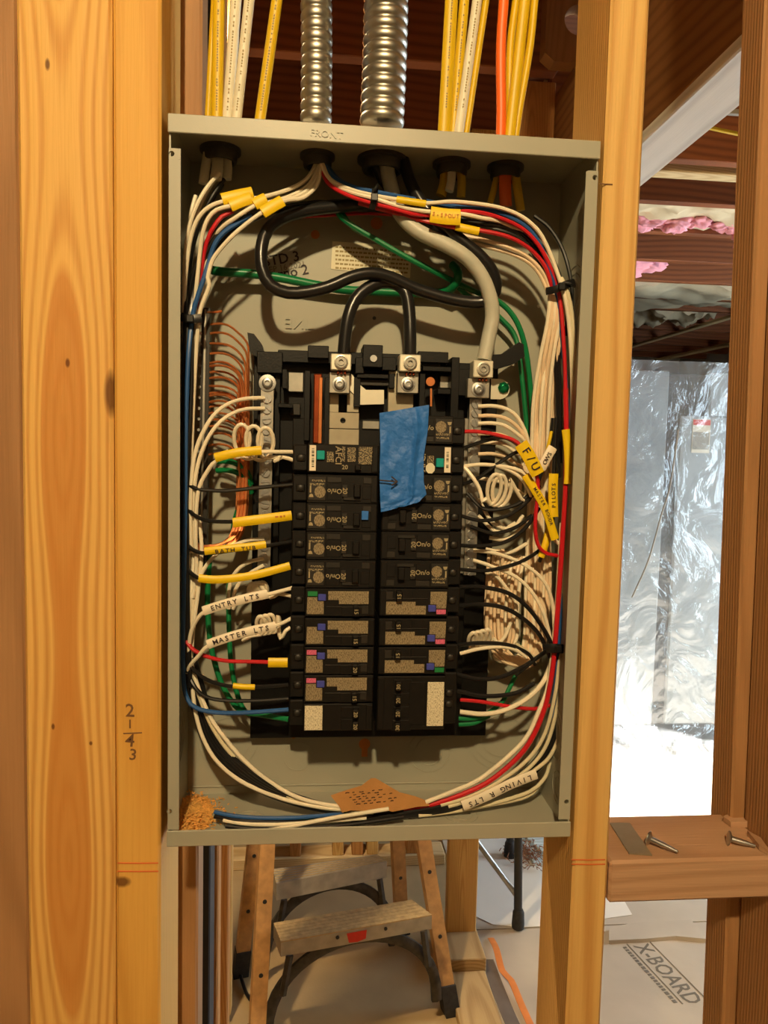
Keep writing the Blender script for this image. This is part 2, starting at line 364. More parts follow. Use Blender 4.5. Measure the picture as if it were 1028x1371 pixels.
# ================================================================== SETTING
def board(name, x0, x1, y0, y1, z0, z1, mat, label, cat='stud', group=None, kind=None, bev=0.0025):
    return tag(MB().cbox(x0, x1, y0, y1, z0, z1, bev).build(name, mat, smooth=False), label, cat, group, kind)
def struct(o): o['kind'] = 'structure'; return o
CEIL = 2.64
struct(MB().box(-2.6, 3.5, -2.2, 6.4, -0.08, 0.0).build('floor', 'concrete'))
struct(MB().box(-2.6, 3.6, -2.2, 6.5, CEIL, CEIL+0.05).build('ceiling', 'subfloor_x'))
struct(MB().box(-2.6, 3.6, 6.3, 6.42, 0, CEIL).build('wall_back', 'drywall'))
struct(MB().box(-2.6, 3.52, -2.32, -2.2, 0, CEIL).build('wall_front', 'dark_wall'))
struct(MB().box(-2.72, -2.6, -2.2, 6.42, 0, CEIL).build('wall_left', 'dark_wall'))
# right wall with a window opening
wy0, wy1, wz0, wz1 = 1.25, 2.45, 0.40, 2.12
rw = MB(); rw.box(3.40, 3.52, -2.2, wy0, 0, CEIL); rw.box(3.40, 3.52, wy1, 6.42, 0, CEIL); rw.box(3.40, 3.52, wy0, wy1, 0, wz0); rw.box(3.40, 3.52, wy0, wy1, wz1, CEIL)
struct(rw.build('wall_right', 'drywall'))
wf = empty('window_1', (3.46, (wy0+wy1)/2, wz0), kind='structure')
fb = MB(); t_ = 0.04
fb.box(3.43, 3.50, wy0, wy0+t_, wz0, wz1); fb.box(3.43, 3.50, wy1-t_, wy1, wz0, wz1); fb.box(3.43, 3.50, wy0, wy1, wz0, wz0+t_); fb.box(3.43, 3.50, wy0, wy1, wz1-t_, wz1)
fb.build('window_frame', 'paper_white', wf)
MB().box(3.462, 3.466, wy0+t_, wy1-t_, wz0+t_, wz1-t_).build('pane', 'window_glass', wf)

# framing beside the panel (front edges on the plane Y = 0)
ZT = CEIL-0.04
wide = board('framing_board', -0.2985, -0.2252, -0.004, 0.034, 0.04, ZT, 'pine_wide', 'wide flat pine board with long cathedral grain left of the panel', 'board')
st_l = board('wall_stud', -0.2248, -0.1868, -0.003, 0.086, 0.04, ZT, 'pine_edge', 'pale pine stud with pencilled numbers along the panel', 'stud')
far_l = board('wall_stud', -0.345, -0.3005, 0.004, 0.09, 0.04, ZT, 'pine_brown', 'brownish rough-sawn stud beside the wide flat board', 'stud')
st_r = board('wall_stud', 0.1857, 0.2195, -0.002, 0.087, 0.04, ZT, 'pine_straight', 'straight-grained pine stud on the nail block side of the panel', 'stud')
st_l.location.z -= 0.0
# pencilled marks and red lines on the studs
YM = -0.0033
text('pencil_mark', '2', P(174,952,YM), (1,0,-.05), (0,0,1), 0.016, 'pencil', st_l)
text('pencil_mark', '1', P(174,970,YM), (1,0,0), (0,0,1), 0.011, 'pencil', st_l)
text('pencil_mark', '4', P(174,992,YM), (1,0,-.1), (.1,0,1), 0.016, 'pencil', st_l)
text('pencil_mark', '3', P(178,1011,YM), (1,0,-.1), (.1,0,1), 0.014, 'pencil', st_l)
def stroke(pxs, Y, r, name, mat, parent):
    return MB().sweep([P(x, y, Y) for x, y in pxs], r, 0.0003, 6, V(0,1,0)).build(name, mat, parent)
stroke([(165,982),(190,981)], YM, 0.0005, 'pencil_mark', 'pencil', st_l)
for yy in (1155.5, 1166.5):
    stroke([(157,yy),(185,yy+.3),(212,yy)], YM, 0.0007, 'red_pencil_line', 'red_pencil', st_l)
for yy in (1151, 1157):
    stroke([(765,yy),(788,yy+.5),(810,yy)], -0.0023, 0.0007, 'red_pencil_line', 'red_pencil', st_r)
stroke([(803,246),(820,247)], -0.0023, 0.0006, 'pencil_mark', 'pencil', st_r)
# right-hand stud seen on its side, in two pieces, and the block between
rs = board('wall_stud', 0.4105, 0.4495, 0.003, 0.062, 0.04, ZT, 'pine_brown', 'brown stud with split edge at the end of the nail block', 'stud'); rs.rotation_euler.y = -0.0193
rs = board('wall_stud', 0.3978, 0.4300, 0.0635, 0.105, 0.04, ZT, 'pine_brown', 'narrow brown stud standing against the back of the split stud', 'stud'); rs.rotation_euler.y = -0.0193
blk = board('blocking', 0.2217, 0.3899, -0.001, 0.086, 1.0735, 1.1145, 'pine_red_x', 'reddish horizontal wood block carrying two loose nails', 'block')

# studs behind, left of the panel (a wall running away)
board('wall_stud', -0.222, -0.1715, 0.112, 0.150, 0.04, ZT, 'pine_brown', 'dull brown stud right behind the panel\'s pale stud', 'stud')
board('wall_stud', -0.247, -0.198, 0.50, 0.538, 0.02, ZT, 'pine_red', 'orange-brown stud of the side wall, in front of the ladder', 'stud', )
board('wall_stud', -0.290, -0.2145, 0.80, 0.838, 0.02, ZT, 'pine_red', 'orange-brown stud with a knot beside the ladder leg', 'stud')
board('wall_stud', -0.335, -0.252, 1.22, 1.258, 0.02, ZT, 'pine', 'yellowish stud behind the ladder leg', 'stud')
tag(MB().cbox(-0.232, -0.2, 0.42, 0.47, 0.02, ZT, .002).build('blackish_strip', 'blue_black'), 'blackish vertical strip between two side wall studs', 'strip')  # plain upright box, blackish all over, standing between the studs
# far studs seen under the panel, standing on a low plate
fs_root = board('bottom_plate', -0.6, 0.44, 1.94, 2.03, 0.0, 0.04, 'pale_x', 'plate under the row of studs behind the ladder', 'plate')
for i, x in enumerate((-0.50, -0.124, 0.03, 0.10, 0.155, 0.30)):
    board('wall_stud', x, x+0.040, 1.95, 2.03, 0.04, ZT, 'pine_red' if i % 2 else 'pine', 'stud of the row behind the ladder', 'stud', 'studs of the row behind the ladder')
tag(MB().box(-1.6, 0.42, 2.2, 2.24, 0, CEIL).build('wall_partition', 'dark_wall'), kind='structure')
board('wall_stud', 0.362, 0.452, 1.475, 1.513, 0.05, 2.398, 'pine', 'broad-faced pine stud on a short sill block beside the ladder', 'stud')
board('sill_block', 0.348, 0.456, 1.352, 1.53, 0.0, 0.055, 'sill_y', 'short worn wood block under the broad stud', 'block')
board('sill_plate', 0.34, 0.452, 0.25, 1.350, 0.0, 0.022, 'sill_y', 'worn dusty floor plate running past the ladder foot', 'plate')

# ceiling joists
def joist(x0, x1, y, mat, label, z0=2.40, th=0.038, group=None, cat='joist'):
    return board('ceiling_joist', x0, x1, y, y+th, z0, CEIL, mat, label, cat, group)
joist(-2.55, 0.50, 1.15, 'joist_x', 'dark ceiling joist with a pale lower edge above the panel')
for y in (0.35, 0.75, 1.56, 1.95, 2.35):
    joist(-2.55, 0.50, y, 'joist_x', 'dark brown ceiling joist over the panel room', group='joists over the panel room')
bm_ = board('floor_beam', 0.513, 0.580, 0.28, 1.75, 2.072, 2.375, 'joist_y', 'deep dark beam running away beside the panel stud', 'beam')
board('beam_underside', 0.511, 0.602, 0.28, 1.72, 2.050, 2.0715, 'white_y', 'white grained underside of the deep beam', 'board')  # beam underside drawn as its own board, white in its base colour
hb = MB()
HO = P(752, 62, 1.10); 
# blocking with a bored hole on top of the beam
def bored(x0, x1, z0, z1, y0, y1, cx, cz, r):
    b_ = MB(); n = 24; ring = []; sq = []
    for k in range(n):
        th = 2*math.pi*k/n; c_, s_ = math.cos(th), math.sin(th)
        ring.append((cx+r*c_, cz+r*s_)); q = 1/max(abs(c_), abs(s_))
        sq.append((min(max(cx+c_*q*10, x0), x1) if abs(c_) >= abs(s_) else (cx+(c_/abs(s_))*(((z1-cz) if s_ > 0 else (cz-z0)))),
                   min(max(cz+s_*q*10, z0), z1) if abs(s_) > abs(c_) else (cz+(s_/abs(c_))*(((x1-cx) if c_ > 0 else (cx-x0))))))
    vs = []
    for y in (y0, y1):
        vs += [(a, y, b2) for a, b2 in ring]+[(min(max(a, x0), x1), y, min(max(b2, z0), z1)) for a, b2 in sq]
    fs = []
    for k in range(n):
        k2 = (k+1) % n
        fs += [(k, k2, n+k2, n+k), (2*n+k, 3*n+k, 3*n+k2, 2*n+k2), (k, 2*n+k, 2*n+k2, k2), (n+k, n+k2, 3*n+k2, 3*n+k)]
    return b_.add(vs, fs)
tag(bored(0.44, 0.60, 2.376, CEIL, 1.06, 1.10, 0.515, 2.468, 0.033).build('joist_block', 'pine_brown'), 'brown block with a round bored hole above the beam', 'block')
tag(MB().cbox(0.395, 0.512, 1.20, 1.238, 2.24, 2.40, .002).build('joist_block', 'pine_red'), 'pale block nailed to the side of the deep beam', 'block')

# ceiling over the far room
RJ = [1.60, 1.672, 1.96, 2.30, 2.70, 3.08, 3.46, 3.76, 4.12, 4.42, 4.72, 5.05, 5.40, 5.75]
for i, y in enumerate(RJ):
    if i == 1: board('ceiling_joist', 0.62, 3.38, y, y+0.055, 2.39, CEIL, 'pale_x', 'pale doubled ceiling joist over the far room', 'joist')
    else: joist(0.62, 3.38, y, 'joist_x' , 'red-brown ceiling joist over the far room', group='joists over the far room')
def lumpy(x0, x1, y0, y1, z0, z1, nx, ny, amp, sc, seed):
    """rumpled slab: noisy lower skin, flat back"""
    b_ = MB(); vs = []; fs = []
    for j in range(ny+1):
        for i in range(nx+1):
            x = x0+(x1-x0)*i/nx; y = y0+(y1-y0)*j/ny
            e = noise.fractal(V(x*sc+seed, y*sc, seed*1.7), 0.9, 2.1, 4)
            vs.append((x, y, z0+amp*e))
    for j in range(ny):
        for i in range(nx): a = j*(nx+1)+i; fs.append((a, a+1, a+nx+2, a+nx+1))
    m = len(vs); vs += [(v[0], v[1], z1) for v in vs]
    fs += [tuple(q+m for q in f[::-1]) for f in fs]
    bd = [i for i in range(nx+1)]+[j*(nx+1)+nx for j in range(1, ny+1)]+[ny*(nx+1)+i for i in range(nx-1, -1, -1)]+[j*(nx+1) for j in range(ny-1, 0, -1)]
    fs += [(bd[q], bd[(q+1) % len(bd)], bd[(q+1) % len(bd)]+m, bd[q]+m) for q in range(len(bd))]
    return b_.add(vs, fs)
tag(lumpy(0.7, 3.3, 2.0, 2.298, 2.425, CEIL, 90, 16, 0.03, 11, 3).build('insulation_batt', 'kraft', smooth=True), 'crumpled kraft-faced insulation between the nearer far-room joists', 'insulation')
def fluff(blobs, seed):
    b_ = MB()
    for k, (x, y, z, rx, ry, rz) in enumerate(blobs):
        bm = bmesh.new(); bmesh.ops.create_icosphere(bm, subdivisions=4, radius=1.0)
        for v in bm.verts:
            n = v.co.normalized(); e = 1+0.55*noise.fractal(n*2.3+V(seed+k*3.1, k, 0), .8, 2.1, 5)
            v.co = V(x+n.x*rx*e, y+n.y*ry*e, z+n.z*rz*e)
        bm.verts.index_update(); b_.add([v.co.copy() for v in bm.verts], [[v.index for v in f.verts] for f in bm.faces]); bm.free()
    return b_
tag(fluff([(1.02,2.255,2.44,.06,.035,.05),(1.20,2.25,2.435,.10,.035,.045),(1.33,2.25,2.425,.07,.03,.035),(1.42,2.25,2.44,.06,.03,.03),(1.04,2.25,2.38,.035,.02,.05)], 1).build('insulation_tuft', 'pink_wool', smooth='all'), 'pink fibreglass tuft hanging over a joist edge', 'insulation')
tag(fluff([(1.55,2.25,2.43,.07,.03,.035),(1.66,2.25,2.425,.08,.03,.04),(1.60,2.25,2.38,.018,.015,.045),(1.76,2.25,2.43,.07,.03,.04)], 7).build('insulation_tuft', 'pink_wool', smooth='all'), 'shorter pink fibreglass tuft along the same joist', 'insulation')
tag(fluff([(1.15,2.90,2.46,.22,.12,.07),(1.34,2.88,2.44,.18,.11,.07),(1.50,2.90,2.45,.12,.10,.05),(1.22,2.82,2.40,.10,.06,.05)], 12).build('insulation_batt', 'pink_wool', smooth='all'), 'pink fibreglass batt sagging between the joists', 'insulation')
tag(lumpy(0.9, 3.3, 3.122, 3.455, 2.40, CEIL, 60, 14, 0.05, 4, 13).build('insulation_batt', 'kraft', smooth=True), 'smooth kraft-faced insulation beyond the pink batt', 'insulation')
tag(lumpy(1.2, 3.3, 3.502, 3.755, 2.40, CEIL, 60, 14, 0.04, 4, 15).build('insulation_batt', 'kraft', smooth=True), 'second smooth kraft-faced insulation strip beyond the pink batt', 'insulation')
tag(lumpy(1.4, 2.4, 3.80, 4.11, 2.40, CEIL, 50, 14, 0.08, 8, 17).build('insulation_batt', 'kraft', smooth=True), 'torn kraft-faced insulation far down the ceiling', 'insulation')
def strip(name, p0, p1, wdt, th, mat, label, cat='strip'):
    return tag(MB().sweep([Vector(p0), Vector(p1)], wdt, th, 4, V(0,0,1)).build(name, mat), label, cat)
strip('furring_strip', PZ(838, 466, 2.385), PZ(1000, 418, 2.385), 0.03, 0.012, 'pale_x', 'thin pale strip slanting under the far joists')
strip('furring_strip', PZ(880, 482, 2.385), PZ(1020, 452, 2.385), 0.05, 0.012, 'pale_x', 'broader pale strip slanting under the farthest joists')
strip('ceiling_cable', PZ(935, 168, 2.36), PZ(1010, 184, 2.36), 0.006, 0.005, 'jacket_yellow', 'yellow cable under the far ceiling beside the white beam underside', 'cable')
strip('ceiling_cable', PZ(940, 148, 2.37), PZ(1010, 152, 2.37), 0.009, 0.008, 'w_grey', 'grey cable under the far ceiling beside the white beam underside', 'cable')

# ------------------------------------------------------------------ far room: covered floor, wrapped cabinet
fc = MB()
fc.box(0.458, 3.39, 0.1, 1.555, 0.0005, 0.004)
fcov = tag(fc.build('floor_protection', 'floor_board'), 'pale printed floor protection board beside the wood sill', 'board')
fcov2 = tag(MB().box(0.458, 3.39, 1.557, 4.6, 0.0005, 0.006).build('floor_protection', 'floor_board'), 'pale floor protection board in front of the wrapped cabinet', 'board')
xd = PZ(924,1335,.004)-PZ(860,1268,.004); xd = Vector((xd.x, xd.y, 0)).normalized(); yd = Vector((-xd.y, xd.x, 0))
cx = (PZ(926,1337,.0046)+PZ(860,1270,.0046))/2
def ftext(body, o, size, xs=1.0):
    vs, fs = text_mesh(body); b_ = MB(); b_.add([o+xd*(v.x*size*xs)+yd*(v.y*size) for v in vs], fs); return b_.build('printed_lettering', 'ink_grey', fcov)
ftext('X-BOARD', cx, 0.074, 0.78)
b_ = MB(); rnd = random.Random(4); q = -.13
while q < .11:
    l_ = rnd.uniform(.007,.013); b_.prism([cx+xd*e+yd*f for e, f in ((q,-.058),(q+l_,-.058),(q+l_,-.046),(q,-.046))], (0,0,.0002)); q += l_+.004
b_.build('printed_subtitle', 'ink_grey', fcov)
b_ = MB()
for s_ in (-0.038, 0.038): b_.prism([cx+xd*q+yd*(s_+e) for q, e in ((-.14,0),(.12,0),(.12,.004),(-.14,.004))], (0,0,0.0003))
b_.build('printed_line', 'ink_grey', fcov)
# torn ridge in the covering
rp_ = [PZ(x, y, 0.004) for x, y in ((815,1246),(850,1240),(890,1238),(925,1236),(945,1262),(905,1258),(860,1262),(815,1264))]
tag(MB().prism(rp_, (0,0,0.012)).build('torn_flap', 'floor_board'), 'torn curled flap in the floor protection', 'flap')
# white sheet by the table legs
sh = MB(); out = [(0.50,2.35),(0.498,1.93),(0.485,1.62),(0.53,1.575),(0.62,1.556),(0.74,1.56),(1.0,1.60),(1.05,2.35)]
tag(sh.prism([V(x, y, 0.0068) for x, y in out], (0,0,0.0015)).build('paper_sheet', 'paper_white'), 'white paper sheet on the floor under the black table leg', 'paper')
# orange strap and dark strip along the sill
def ribbon(name, pix, z, wd, mat, label, cat):
    return tag(MB().sweep(spline([PZ(x, y, z)+V(0,0,dz) for x, y, dz in pix], 0.02), wd, 0.0015, 6, V(0,0,1)).build(name, mat, smooth=True), label, cat)
ribbon('orange_strap', [(657,1256,0),(664,1275,.012),(672,1302,.006),(684,1318,.012),(697,1345,.004),(716,1385,.0)], 0.008, 0.011, 'orange_strap', 'orange strap twisting along the floor sill', 'strap')
ribbon('dark_floor_strip', [(652,1285,0),(665,1320,0),(682,1362,0),(700,1400,0)], 0.006, 0.022, 'dark_strip', 'dark grey strip on the floor beside the orange strap', 'strip')
# folding table: legs and brace show below the panel
tb = empty('folding_table', (0.62, 1.8, 0), 'folding table with dark tube legs on the white paper sheet', 'table')
MB().cbox(0.46, 0.80, 1.53, 2.1, 0.72, 0.745, .004).build('table_top', 'appliance', tb)
def tubeobj(name, a, b2, r, mat, par, sides=12): return MB().sweep([Vector(a), Vector(b2)], r, None, sides).build(name, mat, par, smooth=True)
lg = tubeobj('leg', (0.606,1.556,0.0065), (0.595,1.60,0.72), 0.0135, 'dark_tube', tb); MB().lathe((0.606,1.556,0.0085),(0,0,1),[(.019,0),(.02,.012),(.018,.05),(.0135,.06)]).build('rubber_foot', 'rubber', lg, smooth=True)
lg = tubeobj('leg', (0.690,1.972,0.0065), (0.672,1.96,0.72), 0.0145, 'dark_tube', tb); MB().lathe((0.690,1.972,0.0085),(0,0,1),[(.022,0),(.023,.012),(.02,.05),(.0145,.06)]).build('rubber_foot', 'rubber', lg, smooth=True)
a_ = P(692,1200,1.568); b2 = P(632,1118,1.62); tubeobj('brace', a_, a_+(b2-a_)*((0.725-a_.z)/(b2.z-a_.z)), 0.0085, 'grey_tube', tb)
cr = empty('corrugated_sheet', (0.87, 2.2, 0.02), 'pale ribbed sheet leaning on the floor behind the table', 'sheet')
for k in range(9):
    o = PZ(697+k*4.6, 1118+k*4.2, 0.02)
    MB().cbox(o.x-0.002, o.x+0.24, o.y+0.0, o.y+0.018, 0.02, 0.032, .003).build('rib', 'corrugated', cr)
MB().box(0.76, 1.1, 1.9, 2.2, 0.0085, 0.02).build('backing', 'corrugated', cr)
db = MB(); o0 = PZ(707, 1148, 0.01)
for k in range(220):
    p_ = o0+V(random.gauss(0,.035), random.gauss(0,.05), 0.008+abs(random.gauss(0,.010))); q = V(random.uniform(-1,1), random.uniform(-1,1), random.uniform(-.4,.6)).normalized()*random.uniform(.008,.02)
    db.sweep([p_, p_+q], 0.0016, None, 4)
tag(db.build('debris', 'debris'), 'small heap of brown wood shavings by the table leg', 'shavings', kind='stuff')

wc = empty('wrapped_cabinet', (1.85, 3.3, 0), 'tall pale two-door cabinet standing behind clear plastic', 'cabinet')
MB().box(1.05, 2.75, 3.020, 3.7, 0.0, 1.93).build('body', 'appliance_dark', wc)
MB().cbox(1.02, 1.712, 3.0, 3.058, 0.12, 1.94, .006).build('door', 'appliance', wc)
dr = MB().cbox(1.782, 2.75, 3.0, 3.058, 0.12, 1.72, .006).build('door', 'appliance', wc)
MB().cbox(1.93, 2.75, 3.0, 3.058, 1.722, 1.94, .006).build('top_panel', 'appliance', wc)
wl = MB().box(1.845, 1.940, 2.9975, 2.9995, 1.535, 1.705).build('warning_label', 'tag_white', dr)
MB().box(1.847, 1.938, 2.996, 2.9972, 1.675, 1.702).build('red_band', 'red_sticker', dr)
MB().box(1.849, 1.936, 2.996, 2.9972, 1.552, 1.640).build('grey_panel', 'w_grey', dr)
# plastic film hung in front of it
fl = MB(); nx, ny = 110, 150; vs_ = []; fs_ = []
for j in range(ny+1):
    for i in range(nx+1):
        u = i/nx; t = j/ny
        x = 1.05+1.6*u; z = 1.965*(1-t)+0.016
        y = 2.955-0.035*math.sin(u*3.1)-0.02*t
        y += 0.012*noise.ridged_multi_fractal(V(x*2.4+z*1.5, z*2.6-x*0.8, 1.3), 0.9, 2.1, 4, 1.0, 2.0)-0.010
        if t > 0.93: s_ = (t-0.93)/0.07; y -= 0.20*s_**1.3+0.05*s_*noise.noise(V(x*9, s_*3, 4)); z += 0.035*s_*(0.5+noise.noise(V(x*11, s_*4, 9)))
        vs_.append((x, y, max(z, 0.012)))
for j in range(ny):
    for i in range(nx): a = j*(nx+1)+i; fs_.append((a, a+1, a+nx+2, a+nx+1))
tag(fl.add(vs_, fs_).build('plastic_sheet', 'plastic_film', smooth='all'), 'wrinkled clear plastic sheet hung over the tall cabinet', 'plastic sheet')
tag(MB().sweep(spline([P(908,575,2.90), P(897,650,2.90), P(885,690,2.90), P(868,750,2.90), P(846,800,2.90)], .03), 0.004, None, 6).build('cord', 'w_grey', smooth=True), 'thin grey cord hanging in front of the plastic sheet', 'cord')

# ------------------------------------------------------------------ step ladder
ld = empty('step_ladder', (0.05, 1.3, 0), 'paint-spattered step ladder with orange rails below the panel', 'ladder')
def rail(pts, wx, wy, mat, name='rail', parent=ld):
    return MB().sweep([Vector(p) for p in pts], wx, wy, 4, V(0.216,-0.976,0).normalized().cross(V(0,0,1)).cross(V(0,0,-1))).build(name, mat, parent)
SD = V(0.976, 0.216, 0); SN = V(-0.216, 0.976, 0)
def beam4(a, b2, hx, hy):
    """square rail from a to b2, hx along the step, hy across"""
    a = Vector(a); b2 = Vector(b2); b_ = MB()
    return b_.hull8([a-SD*hx-SN*hy, a+SD*hx-SN*hy, a+SD*hx+SN*hy, a-SD*hx+SN*hy, b2-SD*hx-SN*hy, b2+SD*hx-SN*hy, b2+SD*hx+SN*hy, b2-SD*hx+SN*hy])
FL0, FL1 = V(-0.178,1.085,0.0), V(-0.150,1.30,0.92)
FR0, FR1 = V(0.330,1.222,0.0), V(0.170,1.372,0.92)
RL0, RL1 = V(-0.245,1.405,0.0), V(-0.158,1.36,0.92)
RR0, RR1 = V(0.238,1.565,0.0), V(0.160,1.440,0.92)
for a, b2 in ((FL0,FL1),(FR0,FR1),(RL0,RL1),(RR0,RR1)):
    r_ = beam4(a+(b2-a)*0.06, b2, 0.0190, 0.015).build('rail', 'ladder_rail', ld)
    f_ = beam4(a+V(0,0,.001), a+(b2-a)*0.085, 0.021, 0.020).build('rubber_foot', 'rubber', r_)
    for t in (0.22, 0.40, 0.62):
        c_ = a+(b2-a)*t-SN*0.0145; MB().disc(c_, -SN, 0.0055, 0.002, 10).build('rivet', 'dark_tube', r_)
MB().hull8([FL1-SD*.03-SN*.06, FR1+SD*.03-SN*.06, RR1+SD*.03+SN*.03, RL1-SD*.03+SN*.03]+[q+V(0,0,.05) for q in (FL1-SD*.03-SN*.06, FR1+SD*.03-SN*.06, RR1+SD*.03+SN*.03, RL1-SD*.03+SN*.03)]).build('top_cap', 'ladder_metal', ld)
def step(c4, z, hgt, metal, stick):
    a, b2, c_, d_ = [V(x, y, z) for x, y in c4]           # back-left, back-right, front-right, front-left
    dn = V(0,0,-hgt); up = V(0,0,0.003)
    s_ = MB().hull8([d_+dn, c_+dn, b2+dn, a+dn, d_, c_, b2, a]).build('step', metal, ld)
    t_ = MB()
    MB().hull8([d_, c_, b2, a, d_+up, c_+up, b2+up, a+up]).build('tread', 'ladder_tread' if stick else metal, s_)
    for k in range(1, 6):
        t_.sweep([a.lerp(d_, k/6)+up, b2.lerp(c_, k/6)+up], 0.002, 0.0012, 6, V(0,0,1))
    t_.build('tread_ridges', 'ladder_tread', s_)
    if stick:
        fd = (c_-d_).normalized(); n = V(0.216,-0.976,0)
        p_ = d_+fd*0.165+V(0,0,-.006); q = [p_, p_+fd*.052, p_+fd*.050+V(0,0,-.022), p_+fd*.028+V(0,0,-.027), p_+fd*.006+V(0,0,-.025)]
        MB().prism([v+n*.0008 for v in q], n*.0006).build('red_sticker', 'red_sticker', s_)
        for t in (0.36, 0.68):
            MB().disc(d_+fd*(0.393*t)+V(0,0,-.012)+n*.0002, n, .0045, .002, 10).build('rivet', 'dark_tube', s_)
    # arched brace under the step
    m_ = (d_+c_)/2; lo = 0.215; pth = []
    L_ = (c_-d_).length/2+0.012
    for k in range(25):
        th = math.pi*k/24; pth.append(m_+SD*(-L_*math.cos(th))*(1.0+0.08*(1-math.sin(th)))+V(0,0,-hgt-lo+lo*math.sin(th)**0.75)+SN*0.02)
    MB().sweep(pth, 0.016, 0.008, 6, SN).build('arched_brace', 'ladder_brace', s_, smooth=True)
    for sgn, e in ((1, c_), (-1, d_)):
        MB().sweep([e-SD*sgn*.022+V(0,0,-hgt), e-SD*sgn*.006+V(0,0,-hgt-.10)], 0.010, 0.006, 6, SN).build('knee_brace', 'ladder_brace', s_)
step([(-.142,1.17),(.220,1.249),(.264,1.181),(-.120,1.096)], 0.30, 0.036, 'ladder_metal', True)
step([(-.158,1.416),(.147,1.48),(.172,1.438),(-.143,1.341)], 0.30, 0.045, 'ladder_metal', False)
tag(MB().sweep(spline([PZ(320,1300,.01), PZ(330,1330,.006), PZ(345,1350,.006), PZ(365,1378,.006)], .02), 0.005, None, 8).build('floor_cable', 'w_black', smooth=True), 'dark cable lying on the concrete behind the ladder leg', 'cable')

# ------------------------------------------------------------------ loose nails and metal scrap on the block
ZB = 1.1148
def nail(hx, tip, r, label):
    a = PZ(*hx, ZB+0.006); b2 = PZ(*tip, ZB+0.0022); d = (b2-a).normalized(); L_ = (b2-a).length
    t_ = empty('nail', (a.x, a.y, ZB), label, 'nail')
    MB().lathe(a, d, [(0.0005,-.001),(r*2.3,-.0008),(r*2.5,0),(r*2.3,.0012),(r,.003)], 16).build('head', 'steel', t_, smooth=True)
    MB().lathe(a, d, [(r,.0005),(r,L_*.5),(r*.55,L_*.97),(0.0002,L_)], 12).build('shank', 'steel', t_, smooth=True)
nail((868,1122), (908,1141), 0.0028, 'tapered steel nail lying beside the metal scrap')
nail((975,1122), (1012,1133), 0.0029, 'steel nail lying by the splintered end of the block')
tag(MB().prism([PZ(x, y, ZB) for x, y in ((816,1103),(843,1103),(873,1146),(842,1144))], (0,0,0.0012)).build('metal_scrap', 'scrap_metal'), 'flat slanted scrap of tan sheet metal on the block', 'scrap')
tag(MB().prism([PZ(x, y, ZB) for x, y in ((968,1100),(985,1092),(998,1100),(1000,1108),(978,1108))], (0,0,.006)).build('wood_splinter', 'pine_red_x'), 'raised wood splinter at the end of the block', 'splinter')
tag(MB().prism([PZ(x, y, ZB) for x, y in ((1000,1118),(1018,1128),(1030,1146),(1016,1138))], (0,0,.005)).build('wood_splinter', 'pine_red_x'), 'lower wood splinter beside the second nail', 'splinter')

# ================================================================== ELECTRICAL PANEL
X0, X1, Z0, Z1 = -0.181, 0.181, 1.141, 1.759
T = 0.0015
pn = empty('electrical_panel', (0, D/2, Z0), 'open grey steel breaker panel box mounted between two studs', 'electrical panel')
back = MB().box(X0, X1, D, D+T, Z0, Z1).build('back_plate', 'panel_grey', pn)
sl = MB().box(X0, X0+T, 0.0, D, Z0+T, Z1-T).build('side_wall', 'panel_grey', pn)
sr = MB().box(X1-T, X1, 0.0, D, Z0+T, Z1-T).build('side_wall', 'panel_grey', pn)
tp = MB().box(X0, X1, -0.0005, D, Z1-T, Z1).build('top_wall', 'panel_grey', pn)
bt = MB().box(X0, X1, -0.0005, D, Z0, Z0+T).build('bottom_wall', 'panel_grey', pn)
MB().cbox(X0-.0006, X1+.0006, -0.0030, -0.0008, Z1-.0145, Z1+.0005, .0006).build('front_lip', 'panel_grey', tp)
MB().cbox(X0-.0006, X1+.0006, -0.0030, -0.0008, Z0-.0005, Z0+.0138, .0006).build('front_lip', 'panel_grey', bt)
zt_, zb_ = P(230,199,0).z, P(230,1110,0).z
def flange(x0, x1, z0, z1, holes):
    b_ = MB(); (pa, pb) = [P(px, py, -.0006) for px, py in holes]      # upper, lower hole
    b_.add(*(lambda q: (q.v, q.f))(bored(x0, x1, 2*pa.z-z1, z1, -.0012, 0.0, pa.x, pa.z, .0022)))
    b_.add(*(lambda q: (q.v, q.f))(bored(x0, x1, z0, 2*pb.z-z0, -.0012, 0.0, pb.x, pb.z, .0022)))
    b_.box(x0, x1, -.0012, 0.0, 2*pb.z-z0, 2*pa.z-z1)
    return b_.build('side_flange', 'panel_grey', pn)
fl_l = flange(X0, P(241,650,0).x, zb_, zt_, ((230,206),(227,1086)))
fl_r = flange(P(766,650,0).x, X1, P(758,1096,0).z, P(790,229,0).z, ((796,238),(758,1073)))
# folded seam along the bottom of the back, small vents and knockouts
MB().cbox(X0+.004, X1-.004, D-.0012, D+.0002, Z0+.0085, Z0+.0098, .0003).build('fold_seam', 'panel_grey', back)
MB().box(P(365,1046,D).x, P(374,1046,D).x, D-.001, D, P(365,1047,D).z, P(365,1042.5,D).z).build('bent_tab', 'panel_grey', back)
def knock(px, py, Y, rads, parent, axis=(0,-1,0), o=None):
    c_ = P(px, py, Y) if o is None else Vector(o); b_ = MB()
    for r in rads: b_.ring(c_, axis, r-.0005, r+.0005, .0005, 36)
    b_.build('knockout', 'panel_grey', parent)
for px, py, rr in ((399,1013,(.0145,)),(575,1006,(.0145,.0215)),(305,990,(.022,.030)),(672,985,(.022,.030,.036))): knock(px, py, D-.0001, rr, back)
for z_ in (1.640, 1.222): knock(0,0,0,(.012,.019,.026), sr, (-1,0,0), (X1-T, 0.045, z_)); 
